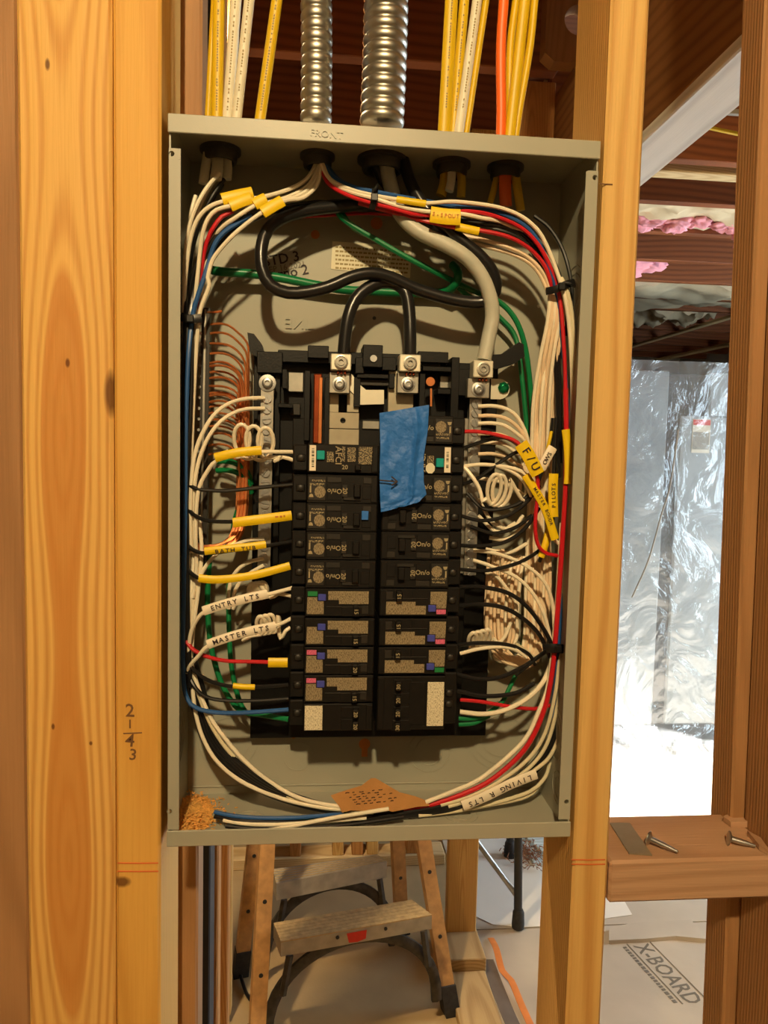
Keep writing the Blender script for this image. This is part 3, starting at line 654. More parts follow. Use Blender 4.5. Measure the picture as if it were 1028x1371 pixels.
for z_ in (1.640, 1.222): knock(0,0,0,(.012,.019,.026), sl, (1,0,0), (X0+T, 0.045, z_))
for z_ in (1.172,): knock(0,0,0,(.010,.016), sr, (-1,0,0), (X1-T, 0.030, z_))
for px in (330, 620): knock(0,0,0,(.010,.016), bt, (0,0,1), (P(px,1090,.03).x, 0.040, Z0+T))
# mounting holes in the back (bare wood shows)
for px, py, r in ((422,314,.0042),(504,299,.0058),(393,984,.0036)):
    MB().disc(P(px,py,D-.0002), (0,-1,0), r, .0002, 18).build('mounting_hole', 'orange_hole', back)
kh = MB(); kh.disc(P(488,996,D-.0002), (0,-1,0), .0058, .0002, 18); q = P(488,1008,D-.0002); kh.box(q.x-.003, q.x+.003, q.y-.0002, q.y, q.z-.004, q.z+.006); kh.build('keyhole', 'orange_hole', back)
for px, py in ((501,426),(721,410)): MB().disc(P(px,py,D-.0002), (0,-1,0), .0018, .0003, 12).build('rivet', 'dark_tube' if px < 600 else 'lug_alu', back)
# embossed and stamped words
text('embossed_lettering', 'FRONT', P(437,180,-.0032), (1,0,-.045), (0,0,1), 0.0080, 'panel_grey', tp, 1.05, ext=0.06)
text('embossed_lettering', 'LINE', P(402,434,D-.0006), (-1,0,0), (0,0,1), 0.0145, 'panel_grey', back, 1.0, ext=0.05)
sd_ = (.966,0,.21); su_ = (-.21,0,.966)
text('stamped_lettering', 'STD 3', P(377,347,D-.0005), sd_, su_, 0.0135, 'ink', back)
text('stamped_lettering', 'SEP 16 2021', P(382,358,D-.0005), sd_, su_, 0.0078, 'ink_grey', back)
text('stamped_lettering', 'Turno 2', P(382,366,D-.0005), sd_, su_, 0.0135, 'ink', back)
b_ = MB(); q0 = P(445,323,D-.0006); q1 = P(551,330,D-.0006); q2 = P(549,372,D-.0006); q3 = P(443,360,D-.0006)
nl = b_.prism([q0,q1,q2,q3], (0,.0003,0)).build('notice_label', 'cream_card', back)
m_ = MB(); rnd = random.Random(9)
for ln in range(6):
    q = 3
    while q < 98:
        l_ = rnd.uniform(2,6); x0_, y0_ = 446+q, 329+ln*5.6+q*.07
        m_.prism([P(x0_,y0_,D-.0008), P(min(x0_+l_,547),y0_+l_*.07,D-.0008), P(min(x0_+l_,547),y0_+2.6,D-.0008), P(x0_,y0_+2.6,D-.0008)], (0,.0001,0)); q += l_+1.3
m_.build('fine_print', 'ink_soft', nl)
# ---- bushings in the top wall
ZTOP = Z1-T
for px, py, r in ((295,199,.0155),(425,211,.0135),(512,212,.0195),(606,216,.0150),(678,221,.0145)):
    o = PZ(px, py, ZTOP)
    o.y = 0.060
    cn = MB().lathe(o, (0,0,-1), [(r*.74,-.0005),(r*1.18,-.0005),(r*1.18,.003),(r*.98,.0034),(r*.96,.010),(r*.90,.0115),(r*.76,.0115),(r*.74,0.0)], 28, True).build('cable_bushing', 'bushing', tp, smooth=True)
    MB().lathe(o, (0,0,1), [(r*1.25,.0015),(r*1.25,.006),(r*.9,.006),(r*.9,.0015)], 8).build('lock_ring', 'steel_dull', tp)

# ---- plastic base with bus bars and lugs
ba = empty('bus_assembly', (0, 0.06, P(500,985,.07).z), 'black plastic bus base with silver neutral bars and lugs', 'bus base')
def pbox(b_, x0, y0, x1, y1, hf, hb=0.0, ch=0.0006):
    """box whose front face fills the pixel rectangle at height hf (mm)"""
    a = H(x0, y0, hf); c_ = H(x1, y1, hf)
    ya, yb = D-hf/1000, D-hb/1000
    return b_.cbox(min(a.x,c_.x), max(a.x,c_.x), ya, yb, min(a.z,c_.z), max(a.z,c_.z), ch)
pbox(MB(), 340, 476, 650, 985, 16).build('base_plate', 'black_plastic', ba)
pbox(MB(), 392, 560, 616, 985, 30, 15).build('breaker_rail', 'black_plastic', ba)
pbox(MB(), 344, 470, 378, 500, 34, 15).build('end_block', 'black_plastic', ba)
pbox(MB(), 372, 468, 590, 492, 30, 15).build('top_wall', 'black_plastic', ba)
pbox(MB(), 412, 462, 440, 480, 36, 29).build('top_boss', 'black_plastic', ba)
pbox(MB(), 486, 461, 512, 492, 46, 15).build('centre_post', 'black_plastic', ba)
MB().disc(H(500,480,46.2), (0,-1,0), .0032, .0012, 12).build('screw', 'steel', ba, smooth=True)
for x0, y0, x1, y1, hf in ((476,478,487,500,42),(512,478,530,496,42),(478,500,520,507,40),(474,505,482,545,38),(521,500,528,520,40),
                           (408,496,414,590,44),(435,505,440,598,42),(562,500,568,560,42),(566,490,612,498,40),(605,478,613,560,44),(378,494,384,520,44),(372,540,392,546,34),(372,604,392,612,40),
                           (614,494,628,530,36),(586,520,606,528,40),(560,470,600,486,36),(346,494,350,510,30),(368,496,372,760,26),(345,512,348,760,26)):
    pbox(MB(), x0, y0, x1, y1, hf, 15, .0004).build('base_rib', 'black_plastic', ba)
pbox(MB(), 478, 507, 522, 517, 34, 20).build('cross_tie', 'breaker_plate', ba)
pbox(MB(), 386, 498, 406, 525, 24, 15).build('clip', 'steel_dull', ba); pbox(MB(), 388, 540, 402, 556, 22, 15).build('clip', 'breaker_plate', ba)
pbox(MB(), 589, 503, 603, 520, 26, 15).build('clip', 'steel_dull', ba)
# bus bars
bb = MB()
for r_ in ((440,522,453,552),(465,522,480,552),(453,522,465,528),(440,574,480,598)): pbox(bb, *r_, 34, 28, .0001)
a_, c_, o_ = H(440,552,34), H(480,574,34), H(459,564,34)
q_ = bored(a_.x, c_.x, c_.z, a_.z, D-.034, D-.028, o_.x, (a_.z+c_.z)/2, .0026); bb.add(q_.v, q_.f)
bb.build('bus_bar', 'bus_tin', ba)
pbox(MB(), 520, 496, 553, 562, 34, 28).build('bus_bar', 'bus_tin', ba)
b_ = MB(); q = [H(*t) for t in ((470,500,36),(483,516,36),(490,522,36),(514,522,36),(514,541,36),(480,542,36),(474,528,36),(466,520,36))]
b_.prism(q, (0,.004,0)).build('bus_strap', 'lug_alu', ba)
pbox(MB(), 485, 563, 508, 575, 32, 20).build('bus_strap', 'steel_dull', ba)
pbox(MB(), 420, 500, 430, 594, 40, 20, .001).build('copper_strip', 'copper_dark', ba); pbox(MB(), 427, 505, 430.5, 594, 42, 20, .0005).build('copper_edge', 'copper', ba)
MB().sweep([H(577,520,40), H(577,544,40)], .0012, .0006, 4, V(0,1,0)).build('copper_strip', 'copper', ba)
MB().disc(H(576,511,40), (0,-1,0), .0042, .001, 16).build('copper_tab', 'copper', ba)
# lugs
def lug(x0, y0, x1, y1, u0, v0, u1, v1, hf):
    bl = pbox(MB(), x0, y0, x1, y1, hf, hf-17, .0008).build('lug', 'lug_alu', ba)
    c_ = H((x0+x1)/2, (y0+y1)/2, hf)
    MB().lathe(c_, (0,-1,0), [(.0062,.0000),(.0062,.0018),(.0050,.0020),(.0048,.0010),(.0034,.0010),(.0034,.0019),(.0021,.0019),(.0021,.0002),(.0,.0002)], 24).build('set_screw', 'steel_dull', bl, smooth=True)
    pl = pbox(MB(), u0, v0, u1, v1, hf-7, hf-16, .0006).build('lug_plate', 'steel_dull', ba)
    c2 = H((u0+u1)/2, (v0+v1)/2+2, hf-7)
    MB().lathe(c2, (0,-1,0), [(.0068,0),(.0066,.0008),(.0050,.0010),(.0046,.0030),(.0040,.0034),(.0022,.0034),(.0020,.0022),(.0,.0022)], 22).build('bolt', 'steel', pl, smooth=True)
    for dx in (-3, 1, 5):
        MB().sweep([c_+V(dx*.0008,.006,-.006), c_+V(dx*.0008,.004,-.0105)], .0011, None, 6).build('copper_strand', 'copper_dark', bl)
lug(443,473,470,496, 441,498,468,527, 56)
lug(535,474,563,498, 532,498,560,527, 56)
lug(634,482,660,506, 626,506,655,533, 56)
# neutral bars with their screws
def nbar(xa, ya, xb, yb, wpx, hf, n, y_first, y_last, label):
    a0, a1 = H(xa-wpx/2, ya, hf), H(xa+wpx/2, ya, hf); c0, c1 = H(xb-wpx/2, yb, hf), H(xb+wpx/2, yb, hf)
    dy = V(0,.011,0); m_ = MB()
    nb = m_.hull8([c0, c1, c1+dy, c0+dy, a0, a1, a1+dy, a0+dy]).build('neutral_bar', 'steel_dull', ba); nb['label'] = label
    for k in range(n):
        t = k/(n-1); py = y_first+(y_last-y_first)*t; f = (py-ya)/(yb-ya); c_ = H(xa+(xb-xa)*f, py, hf)
        an = random.uniform(0,3.14); d_ = V(math.cos(an),0,math.sin(an)); e_ = V(-d_.z,0,d_.x)
        s_ = MB(); s_.disc(c_, (0,-1,0), .0042, .0006, 12)
        for sg in (-1, 1):                                   # two half heads leave the driver slot open
            s_.prism([c_+V(0,-.0006,0)+d_*(.0040*math.cos(t))+e_*(sg*(.0006+.0034*math.sin(t))) for t in [math.pi*q/7 for q in range(8)]], (0,-.0012,0))
        s_.build('screw', 'steel', nb, smooth=True)
    return nb
nb = nbar(358, 512, 353, 768, 17, 40, 17, 534, 760, 'silver neutral bar beside the copper wires')
MB().lathe(H(358,513,40), (0,-1,0), [(.0080,0),(.0078,.0010),(.0050,.0012),(.0046,.0034),(.0040,.0038),(.0022,.0038),(.0020,.0024),(0,.0024)], 24).build('end_bolt', 'steel', nb, smooth=True)
nb2 = nbar(637, 533, 629, 770, 16, 40, 19, 541, 765, 'silver neutral bar below the grey cable lug')
pbox(MB(), 622, 560, 628, 768, 34, 20, .0004).build('side_bar', 'steel_dull', ba)
# bonding strap with green screw
b_ = MB(); c_ = H(668,521,22); pts = [c_+V(.0105*math.cos(a), 0, .0098*math.sin(a)) for a in [math.radians(q) for q in range(-95, 100, 15)]]
b_.prism([c_+V(-.008,0,-.0098)]+pts+[c_+V(-.008,0,.0098)], (0,.0015,0)).build('bonding_strap', 'lug_alu', ba)
MB().lathe(H(674,519,23), (0,-1,0), [(.0056,0),(.0056,.0012),(.0040,.003),(.0024,.0036),(.0024,.0026),(0,.0026)], 8).build('green_screw', 'green_screw', ba, smooth=True)
# dark insulating arm
b_ = MB(); q = [H(*t) for t in ((655,475,44),(672,474,44),(695,458,44),(701,461,44),(702,477,44),(690,486,44),(663,494,44),(655,490,44))]
b_.prism(q, (0,.018,0)).build('insulating_arm', 'black_plastic', ba)
b_ = MB(); q = [H(*t) for t in ((331,445,30),(340,447,30),(350,460,30),(353,470,30),(345,478,30),(334,470,30))]
b_.prism(q, (0,.02,0)).build('insulating_arm', 'black_plastic', ba)

# ---- ground bar on the left of the box
gb = empty('ground_bar', (P(272,768,.06).x, .06, P(272,768,.06).z), 'long dark ground bar feeding the bare copper wires', 'ground bar')
m_ = MB(); a0, a1, c0, c1 = H(270,412,38), H(281,412,38), H(264,768,38), H(276,768,38); dy = V(0,.012,0)
m_.hull8([c0,c1,c1+dy,c0+dy,a0,a1,a1+dy,a0+dy]).build('bar', 'breaker_plate', gb)
m_ = MB(); m_.sweep([H(275,414,38.5), H(268.5,766,38.5)], .0012, .0006, 4, V(0,1,0)); m_.build('bar_edge', 'steel_dull', gb)
m_ = MB()
for k in range(24):
    t = k/23; m_.disc(H(268.5-6*t, 432+330*t, 38.2), (0,-1,0), .0014, .0008, 8)
tag(m_.build('screw_row', 'steel', gb), kind='stuff')

# ---- breakers
YB = 0.0225; S = 1490.0
CX = P(505, 810, YB).x
class Brk:
    def __init__(s, col, yc, label, c0, hgt=0.0253, group=None):
        s.col = col; s.sg = -1 if col == 'L' else 1; s.c0 = c0; s.z = P(455 if col == 'L' else 560, yc, YB).z; s.hgt = hgt
        s.root = empty('circuit_breaker', (CX+s.sg*.04, YB+.05, s.z-hgt/2), label, 'breaker', group)
    def uv(s, px, dy):                       # pixel offsets measured on a left-hand breaker -> place
        u = (s.c0-px)/S; v = -dy/S
        return (CX+s.sg*u, s.z+(v if s.col == 'L' else -v))
    def box(s, x0, d0, x1, d1, lift, depth, name, mat, parent=None, ch=0.0003):
        a = s.uv(x0, d0); c_ = s.uv(x1, d1)
        return MB().cbox(min(a[0],c_[0]), max(a[0],c_[0]), YB-lift, YB-lift+depth, min(a[1],c_[1]), max(a[1],c_[1]), ch).build(name, mat, parent or s.root)
    def poly(s, pts, lift, name, mat, parent=None):
        q = [V(s.uv(x, d)[0], YB-lift, s.uv(x, d)[1]) for x, d in pts]
        return MB().prism(q, (0, .0003, 0)).build(name, mat, parent or s.root)
    def txt(s, body, px, dy, size, mat, xd, yd, parent=None, lift=.0006, xs=1.0):
        k = 1 if s.col == 'L' else -1; a = s.uv(px, dy)
        return text('lettering', body, (a[0], YB-lift, a[1]), (xd[0]*k,0,xd[1]*k), (yd[0]*k,0,yd[1]*k), size, mat, parent or s.root, xs)
    def shell(s, inner=None):
        h = s.hgt/2*S
        i = (s.c0-3) if inner is None else inner
        body = s.box(i, -h, s.c0-97, h, 0, .050, 'body', 'breaker_black', ch=.0007)
        s.box(s.c0-97, -h+1, s.c0-117, h-1, -.013, .037, 'terminal_block', 'breaker_black', ch=.0012)
        for dv in ((-8, 8) if h > 25 else (0,)):
            t_ = s.box(s.c0-100, dv-5, s.c0-112, dv+5, -.0118, .003, 'terminal_boss', 'breaker_black', ch=.0008)
            a = s.uv(s.c0-106, dv); MB().lathe((a[0], YB+.0118, a[1]), (0,-1,0), [(.0030,0),(.0030,.0006),(.0022,.0012),(0,.0012)], 10).build('terminal_screw', 'breaker_plate', s.root, smooth=True)
        s.box(i-1, -h+2, i-9, h-2, .0009, .004, 'inner_foot', 'breaker_black')
        return body
def handle(k, px, dy, txt=None, w_=8, hh=7, lift=.0062):
    rc = k.box(px-19, dy-hh-1.5, px+6, dy+hh+1.5, .0005, .0011, 'handle_recess', 'breaker_black')
    hd = k.box(px-w_/2, dy-hh, px+w_/2, dy+hh, lift, lift+.004, 'handle', 'breaker_black', ch=.0008)
    if txt: k.txt(txt, px, dy, .0052, 'ink_cream', (0,-1), (1,0), hd, lift+.0003)
def standard(col, yc, label, sticker=True, flip=False):
    k = Brk(col, yc, label, 506.5, group='plain single-pole breakers'); k.shell()
    pl = k.box(411, -16, 434, 15, .0008, .002, 'print_plate', 'breaker_plate')
    k.box(415, -12, 433, -9.5, .0010, .0003, 'print', 'print_dark', ch=.0001); k.box(413, -7.5, 433, -4.5, .0010, .0003, 'print', 'print_dark', ch=.0001)
    a = [(419+7.5+7.5*math.cos(math.radians(q)), 4+8*math.sin(math.radians(q))) for q in range(0, 360, 30)]
    k.poly(a, .0012, 'print_seal', 'print_tan'); 
    k.poly([(412,11),(418,11),(417,7.5),(415,6.5),(413,7.5)], .0011, 'print_dot', 'ink_cream'); k.poly([(413,-4),(415,-4),(415,5),(413,5)], .0011, 'print_bar', 'ink_cream')
    k.box(436, -16, 455, -9, .0008, .002, 'rating_plate', 'breaker_plate'); k.box(436, -8, 455, 15, .0005, .002, 'face_plate', 'breaker_black')
    k.txt('On/o', 446, 2.5, .0062, 'ink_cream', (-1,0), (0,-1), lift=.0008, xs=1.0)
    k.box(457, -9, 481, 14, .0002, .001, 'handle_recess', 'breaker_black')
    hd = k.box(471, -7, 480, 10, .0058, .008, 'handle', 'breaker_black', ch=.0008)
    nt_ = k.box(456, -6, 463, 10, .0022, .003, 'handle_shoulder', 'breaker_plate'); k.txt('20', 459.5, 2, .0058, 'ink_cream', (0,-1), (1,0), nt_, .0025)
    k.box(458, 10.5, 481, 14.5, .0018, .002, 'recess_lip', 'breaker_plate')
    k.box(484, -16, 496, -8, .0008, .002, 'corner_plate', 'breaker_plate'); k.box(483, -4, 497, 13, .0006, .002, 'face_plate', 'breaker_black')
    return k
def dual(col, yc, stripe, label, num, shift=0):
    k = Brk(col, yc, label, 505, group=None); k.shell()
    k.poly([(410.7,-7.5),(424,-7.5),(424,-2),(432.6,-2),(432.6,15.5),(410,15.5)], .0008, 'small_label', 'print_tan')
    if stripe: k.box(411, -15.5, 424, -9, .0010, .0005, 'colour_stripe', stripe, ch=.0001)
    bt_ = k.box(425, -12, 435.5, -3, .0022, .004, 'test_button', 'button_blue', ch=.0005)
    k.poly([(438.5,-16),(493,-16),(493,1.5),(453,1.5),(453,-4),(438.5,-4)], .0008, 'rating_label', 'print_tan')
    k.box(436, 5, 492, 6.2, .0008, .002, 'face_ridge', 'breaker_plate')
    handle(k, 476, 10, num)
    k.box(484, 4, 494, 15, .0006, .002, 'face_plate', 'breaker_plate')
    return k
def arcfault(col, yc, label):
    k = Brk(col, yc, label, 508.6); k.shell()
    k.box(414, -18+1, 422.6, 17, .0012, .001, 'barcode_label', 'tag_white', ch=.0002); k.box(417, -13, 420.2, 12, .0014, .0003, 'barcode', 'print_barcode', ch=.0001)
    k.box(423.5, -10, 434, 2, .0024, .004, 'test_button', 'teal', ch=.0006)
    k.box(437, -9, 446, 5, .0009, .0004, 'print', 'print_dark', ch=.0001)
    k.txt('AFCI', 452, -4, .0078, 'ink_cream', (0,-1), (1,0), lift=.0010)
    k.box(457, -16, 461, 4, .0009, .0004, 'print', 'print_dark', ch=.0001); k.box(464, -15, 475, 4, .0009, .0004, 'print', 'print_dark', ch=.0001); k.box(479, -16, 498, 7, .0009, .0004, 'print', 'print_dark', ch=.0001)
    k.box(458, 7, 496, 16, .0002, .001, 'handle_recess', 'breaker_black'); k.txt('20', 461, 11.5, .0055, 'ink_cream', (1,0), (0,1), lift=.0010)
    k.box(474, 7.5, 482, 15, .0060, .009, 'handle', 'breaker_black', ch=.0008)
    return k
arcfault('L', 614, 'arc-fault breaker with teal button and white barcode, top of the copper-wire side')
for yc, lb in ((655,'plain black breaker just below the arc-fault breaker, facing the copper wires'),(693,'plain black breaker with a scrap of blue tape on its face'),(731,'plain black breaker facing the copper wires, second above the labelled ones'),(769,'plain black breaker facing the copper wires, right above the green-striped one')):
    standard('L', yc, lb)
dual('L', 807, 'stripe_green', 'blue-button breaker with a green stripe, wired to the ENTRY tag', '15')
dual('L', 846.5, None, 'blue-button breaker without a colour stripe', '15')
dual('L', 885, 'stripe_pink', 'blue-button breaker with a pink stripe beside the red wire', '20')
dual('L', 922.5, 'stripe_pink', 'blue-button breaker with a pink stripe, right above the white-label twin breaker', '15')
k = Brk('L', 960.5, 'twin breaker with a plain white label at the foot of the left column', 502); k.shell()
k.box(406.5, -18+1, 430.5, 17, .0009, .0005, 'white_label', 'print_white', ch=.0001)
handle(k, 475, -7, '20', hh=6); handle(k, 475, 10, '20', hh=6)
standard('R', 575, 'plain black breaker fed by the red wire above the blue tape')
arcfault('R', 615, 'arc-fault breaker half hidden under the blue tape')
a = P(576,627,YB-.001); tag(MB().prism([a+V(.0042*math.cos(math.radians(q))*1.05,0,.0050*math.sin(math.radians(q))) for q in range(22, 382, 45)], (0,.0004,0)).build('cream_sticker', 'cream_card'), 'small cream octagonal sticker beside the blue tape', 'sticker')
for yc, lb in ((654,'plain black breaker with its handle under the blue tape'),(693,'plain black breaker right below the blue tape, facing the grey-cable side'),(731,'plain black breaker facing the grey-cable side, second below the tape'),(769,'plain black breaker facing the grey-cable side, right above the pink-striped ones')):
    standard('R', yc, lb)
dual('R', 807, 'stripe_pink', 'upper of two pink-striped breakers on the grey-cable side', '15')
dual('R', 847, 'stripe_pink', 'lower of two pink-striped breakers on the grey-cable side', '15')
dual('R', 885, 'stripe_green', 'green-striped breaker above the four-handle breaker', '15')
k = Brk('R', 941.5, 'four-handle breaker with one tall white label', 502, hgt=.0505); k.shell()
k.box(407, -32, 430, 30, .0009, .0005, 'tall_label', 'print_white', ch=.0004)
for dy, n_ in ((-26,'30'),(-7,'20'),(12,'20'),(31,'30')): handle(k, 471, -dy, n_, hh=6)
k.box(433, -30, 455, 30, .0007, .002, 'face_plate', 'breaker_black')

# ---- blue masking tape with a drawn arrow
tp_ = MB(); nx, ny = 26, 44; vs_ = []; fs_ = []
Ledge = [(508,553),(509,600),(508,640),(509,672),(510,686)]; Redge = [(574,542),(573,575),(567,612),(567,645),(571,662),(560,672)]
def along(pl, t):
    f = t*(len(pl)-1); i = min(int(f), len(pl)-2); f -= i; return (pl[i][0]*(1-f)+pl[i+1][0]*f, pl[i][1]*(1-f)+pl[i+1][1]*f)
for s_ in (0, 1):
    for j in range(ny+1):
        for i in range(nx+1):
            u, t = i/nx, j/ny; l = along(Ledge, t); r = along(Redge, t)
            px, py = l[0]*(1-u)+r[0]*u, l[1]*(1-u)+r[1]*u+1.5*noise.noise(V(u*9, 3.3, t))*(t > .95)
            p_ = P(px, py, 0.0135)
            e = 0.0016*noise.fractal(V(u*3.2, t*5.5, 2.2), .9, 2.2, 3)+0.0030*math.exp(-((u-0.72-0.06*math.sin(t*5))/0.05)**2)*(0.4+0.6*math.sin(t*3.1))
            vs_.append((p_.x, p_.y-e+0.0004*s_, p_.z))
o1 = (nx+1)*(ny+1)
for j in range(ny):
    for i in range(nx):
        a = j*(nx+1)+i; fs_ += [(a, a+1, a+nx+2, a+nx+1), (o1+a, o1+a+nx+1, o1+a+nx+2, o1+a+1)]
bdry = [i for i in range(nx+1)]+[j*(nx+1)+nx for j in range(1, ny+1)]+[ny*(nx+1)+i for i in range(nx-1, -1, -1)]+[j*(nx+1) for j in range(ny-1, 0, -1)]
for q in range(len(bdry)): a, c_ = bdry[q], bdry[(q+1) % len(bdry)]; fs_.append((a, c_, o1+c_, o1+a))
tape = tag(tp_.add(vs_, fs_).build('masking_tape', 'tape_blue', smooth=True), 'crinkled strip of blue masking tape with a drawn arrow', 'tape')
ar = MB(); yy = 0.0100
for q in ([(508,643),(520,644),(531,645)], [(524,638),(532,645)], [(524,650),(532,645)]): ar.sweep([P(x, y, yy) for x, y in q], .0007, .0002, 6, V(0,1,0))
ar.build('drawn_arrow', 'ink', tape)
b_ = MB().cbox(P(484,690,.0205).x, P(493,690,.0205).x, .0195, .0205, P(488,696,.0205).z, P(488,684,.0205).z, .0003)
tag(b_.build('tape_scrap', 'tape_blue'), 'tiny scrap of blue tape on a black breaker', 'tape')

# ================================================================== WIRES
WR = 0.00185
def wire(mat, s, label, group=None, r=WR, name='wire', cat='wire', step=.004, sides=8):
    p_ = spline(pts_of(s) if isinstance(s, str) else s, step)
    return tag(MB().sweep(p_, r, None, sides).build(name, mat, smooth=True), label, cat, group)
def sleeve(parent, mat, s, half, thick, body=None, size=.005, flip=False, xs=1.0, ink='ink', lift=.0006, shift=0.0):
    p_ = spline(pts_of(s), .003)
    o = MB().sweep(p_, half, thick, 10, V(0,1,0)).build('tag', mat, parent, smooth=True)
    if body:
        # one letter after another along the sleeve
        L_ = [0.0]
        for i in range(1, len(p_)): L_.append(L_[-1]+(p_[i]-p_[i-1]).length)
        def at(t):
            d = t*L_[-1]
            for i in range(1, len(p_)):
                if L_[i] >= d:
                    f = (d-L_[i-1])/max(1e-9, L_[i]-L_[i-1]); return p_[i-1].lerp(p_[i], f), (p_[i]-p_[i-1]).normalized()
            return p_[-1], (p_[-1]-p_[-2]).normalized()
        n = len(body); w_ = size*0.78*xs*(n); t0 = 0.5-w_/L_[-1]/2; m_ = MB()
        for i, ch in enumerate(body):
            if ch == ' ': continue
            t = t0+(i+0.5)/n*(w_/L_[-1]); t = min(max(t, .02), .98)
            c_, d = at(t if not flip else 1-t); d = V(d.x, 0, d.z).normalized()
            if flip: d = -d
            up = V(-d.z, 0, d.x); vs, fs = text_mesh(ch)
            m_.add([c_+d*(v.x*size*xs)+up*(v.y*size+shift)+V(0,-thick-lift+0.15*thick*abs(v.y),0) for v in vs], fs)
        m_.build('lettering', ink, o)
    return o
def faint(parent, a, b2):
    a, b2 = H(*a), H(*b2); d = (b2-a).normalized(); up = V(-d.z,0,d.x); q = 0; m_ = MB(); rnd = random.Random(2)
    while q < (b2-a).length:
        l_ = rnd.uniform(.0015,.003); c_ = a+d*q
        if rnd.random() < .8: m_.prism([c_+up*e+d*f+V(0,-.0012,0) for e, f in ((-.0008,0),(-.0008,l_),(.0006,l_),(.0006,0))], (0,.0002,0))
        q += l_+.0012
    m_.build('faint_print', 'orange_hole', parent)
G_LB = 'wires of the bundle down the copper-wire side'
G_RB = 'wires of the bundle down the grey-cable side'

# --- cables and flexible conduits coming down into the top
def cable(mat, x0, x1, w0, label, depth=.058, yb=150, group=None, thick=.0038, mid=0.0, printed_=True, tip=None):
    zt = Z1+.004; a = P(x0, yb, depth); b2 = P(x1, -30, depth)
    up = b2+(b2-a)*0.9; inn = a+(a-b2)*0.22
    pth = spline([inn, a, a.lerp(b2,.5)+V(mid,0,0), b2, up], .012)
    o = tag(MB().sweep(pth, w0/1420/2, thick, 12, V(0,1,0)).build('cable', mat, smooth=True), label, 'cable', group)
    if printed_:
        m_ = MB(); t = 0.2
        L_ = len(pth); i = 3
        rnd = random.Random(int(x0))
        dd = (b2-a).normalized(); sx = V(dd.z,0,-dd.x); q = 0.0
        while q < (b2-a).length*1.0:
            l_ = rnd.uniform(.0008, .0018); c_ = a+(b2-a).normalized()*q+V(mid*math.sin(min(1, q/(b2-a).length)*math.pi),0,0)
            if rnd.random() < .72: m_.prism([c_+sx*e+dd*f+V(0,-thick-.0003,0) for e, f in ((-.0006,0),(.0006,0),(.0006,l_),(-.0006,l_))], (0,.0002,0))
            q += l_+.0011
        m_.build('jacket_print', 'ink_soft', o)
    return o
cable('jacket_yellow', 279, 289, 9, 'narrow yellow cable edge-on behind the left yellow cable', .066, printed_=False)
cable('jacket_yellow', 290.5, 293.5, 15, 'yellow cable next to the pair of white cables', .056)
cable('jacket_white', 305, 318, 14, 'left of the two white cables above the panel', .058)
cable('jacket_white', 303, 316, 8, 'thin pale cable crossing behind the two white cables', .075, printed_=False, mid=.004)
cable('jacket_white', 317.5, 337, 13, 'right of the two white cables above the panel', .054)
cable('jacket_yellow', 349.5, 375, 14, 'single slanting yellow cable left of the conduits', .058)
cable('jacket_yellow', 596, 606, 17, 'leftmost yellow cable right of the big conduit', .056)
cable('jacket_yellow', 609, 624, 13, 'yellow cable tucked behind the white printed cable', .062)
cable('jacket_white', 618, 643, 13, 'white printed cable between yellow cables', .055)
cable('jacket_yellow', 628, 655, 9, 'slim yellow cable right of the white printed cable', .060, printed_=False)
cable('jacket_orange', 671, 676, 13, 'bright orange cable above the panel', .056, printed_=False, mid=-.002)
cable('jacket_yellow', 681, 694, 10, 'yellow cable bowing out behind the orange cable', .066, printed_=False, mid=-.003)
cable('jacket_yellow', 686, 706, 15, 'wide yellow cable right of the orange cable', .056, printed_=False)
cable('jacket_yellow', 694.5, 719, 10, 'outermost yellow cable above the panel', .062, printed_=False, mid=.002)
def conduit(x0, x1, yb, wpx, label, pitch):
    a = P(x0, yb, .06); b2 = P(x1, -40, .06); b2 = b2+(b2-a)*.9; L_ = (b2-a).length; n = int(L_/pitch*8); d = (b2-a)/n
    R_ = wpx/1395/2; pth = []; rr = []
    for i in range(n+1):
        ph = (i % 8)/8; bow = 0.004*math.sin(math.pi*i/n)
        pth.append(a+d*i+V(bow,0,0)); rr.append(R_*(1-0.13*(1-abs(math.sin(math.pi*ph))**0.6)))
    tag(MB().sweep(pth, rr, rr, 26, V(0,1,0)).build('flexible_conduit', 'galv', smooth='all'), label, 'conduit')
conduit(423, 416, 166, 40, 'slimmer ribbed metal conduit entering the panel top', .0096)
conduit(511, 511, 170, 57, 'thick ribbed metal conduit entering the panel top', .0098)
# cable ends hanging inside below the bushings
def stub(mat, s, half, thick, label):
    p_ = spline(pts_of(s), .006); tag(MB().sweep(p_, half, thick, 10, V(0,1,0)).build('cable_end', mat, smooth=True), label, 'cable')
stub('jacket_white', "278,205,40 275,225,42 272,246,44", .0042, .0026, 'narrow white cable sheath ending under the left bushing')
stub('jacket_white', "291,203,38 291,225,45 289,240,50", .0052, .0028, 'broad white cable sheath ending under the left bushing')
stub('jacket_white', "303,203,36 305,225,38 304,240,40", .0040, .0026, 'short white cable sheath nearest the conduit bushing')
stub('jacket_yellow', "596,222,36 595,245,38 590,262,40", .0048, .0028, 'yellow cable sheath ending under the fourth bushing')
stub('jacket_white', "605,222,42 604,242,46 601,256,48", .0040, .0026, 'white cable sheath between yellow sheaths')
stub('jacket_yellow', "616,222,36 618,245,38 617,264,38", .0040, .0026, 'second yellow cable sheath under the fourth bushing')
stub('jacket_orange', "677,222,42 676,250,44 677,276,44", .0058, .0030, 'orange cable sheath ending under the last bushing')
stub('jacket_yellow', "668,222,36 662,250,38 656,272,38", .0030, .0022, 'slim yellow sheath beside the orange sheath')
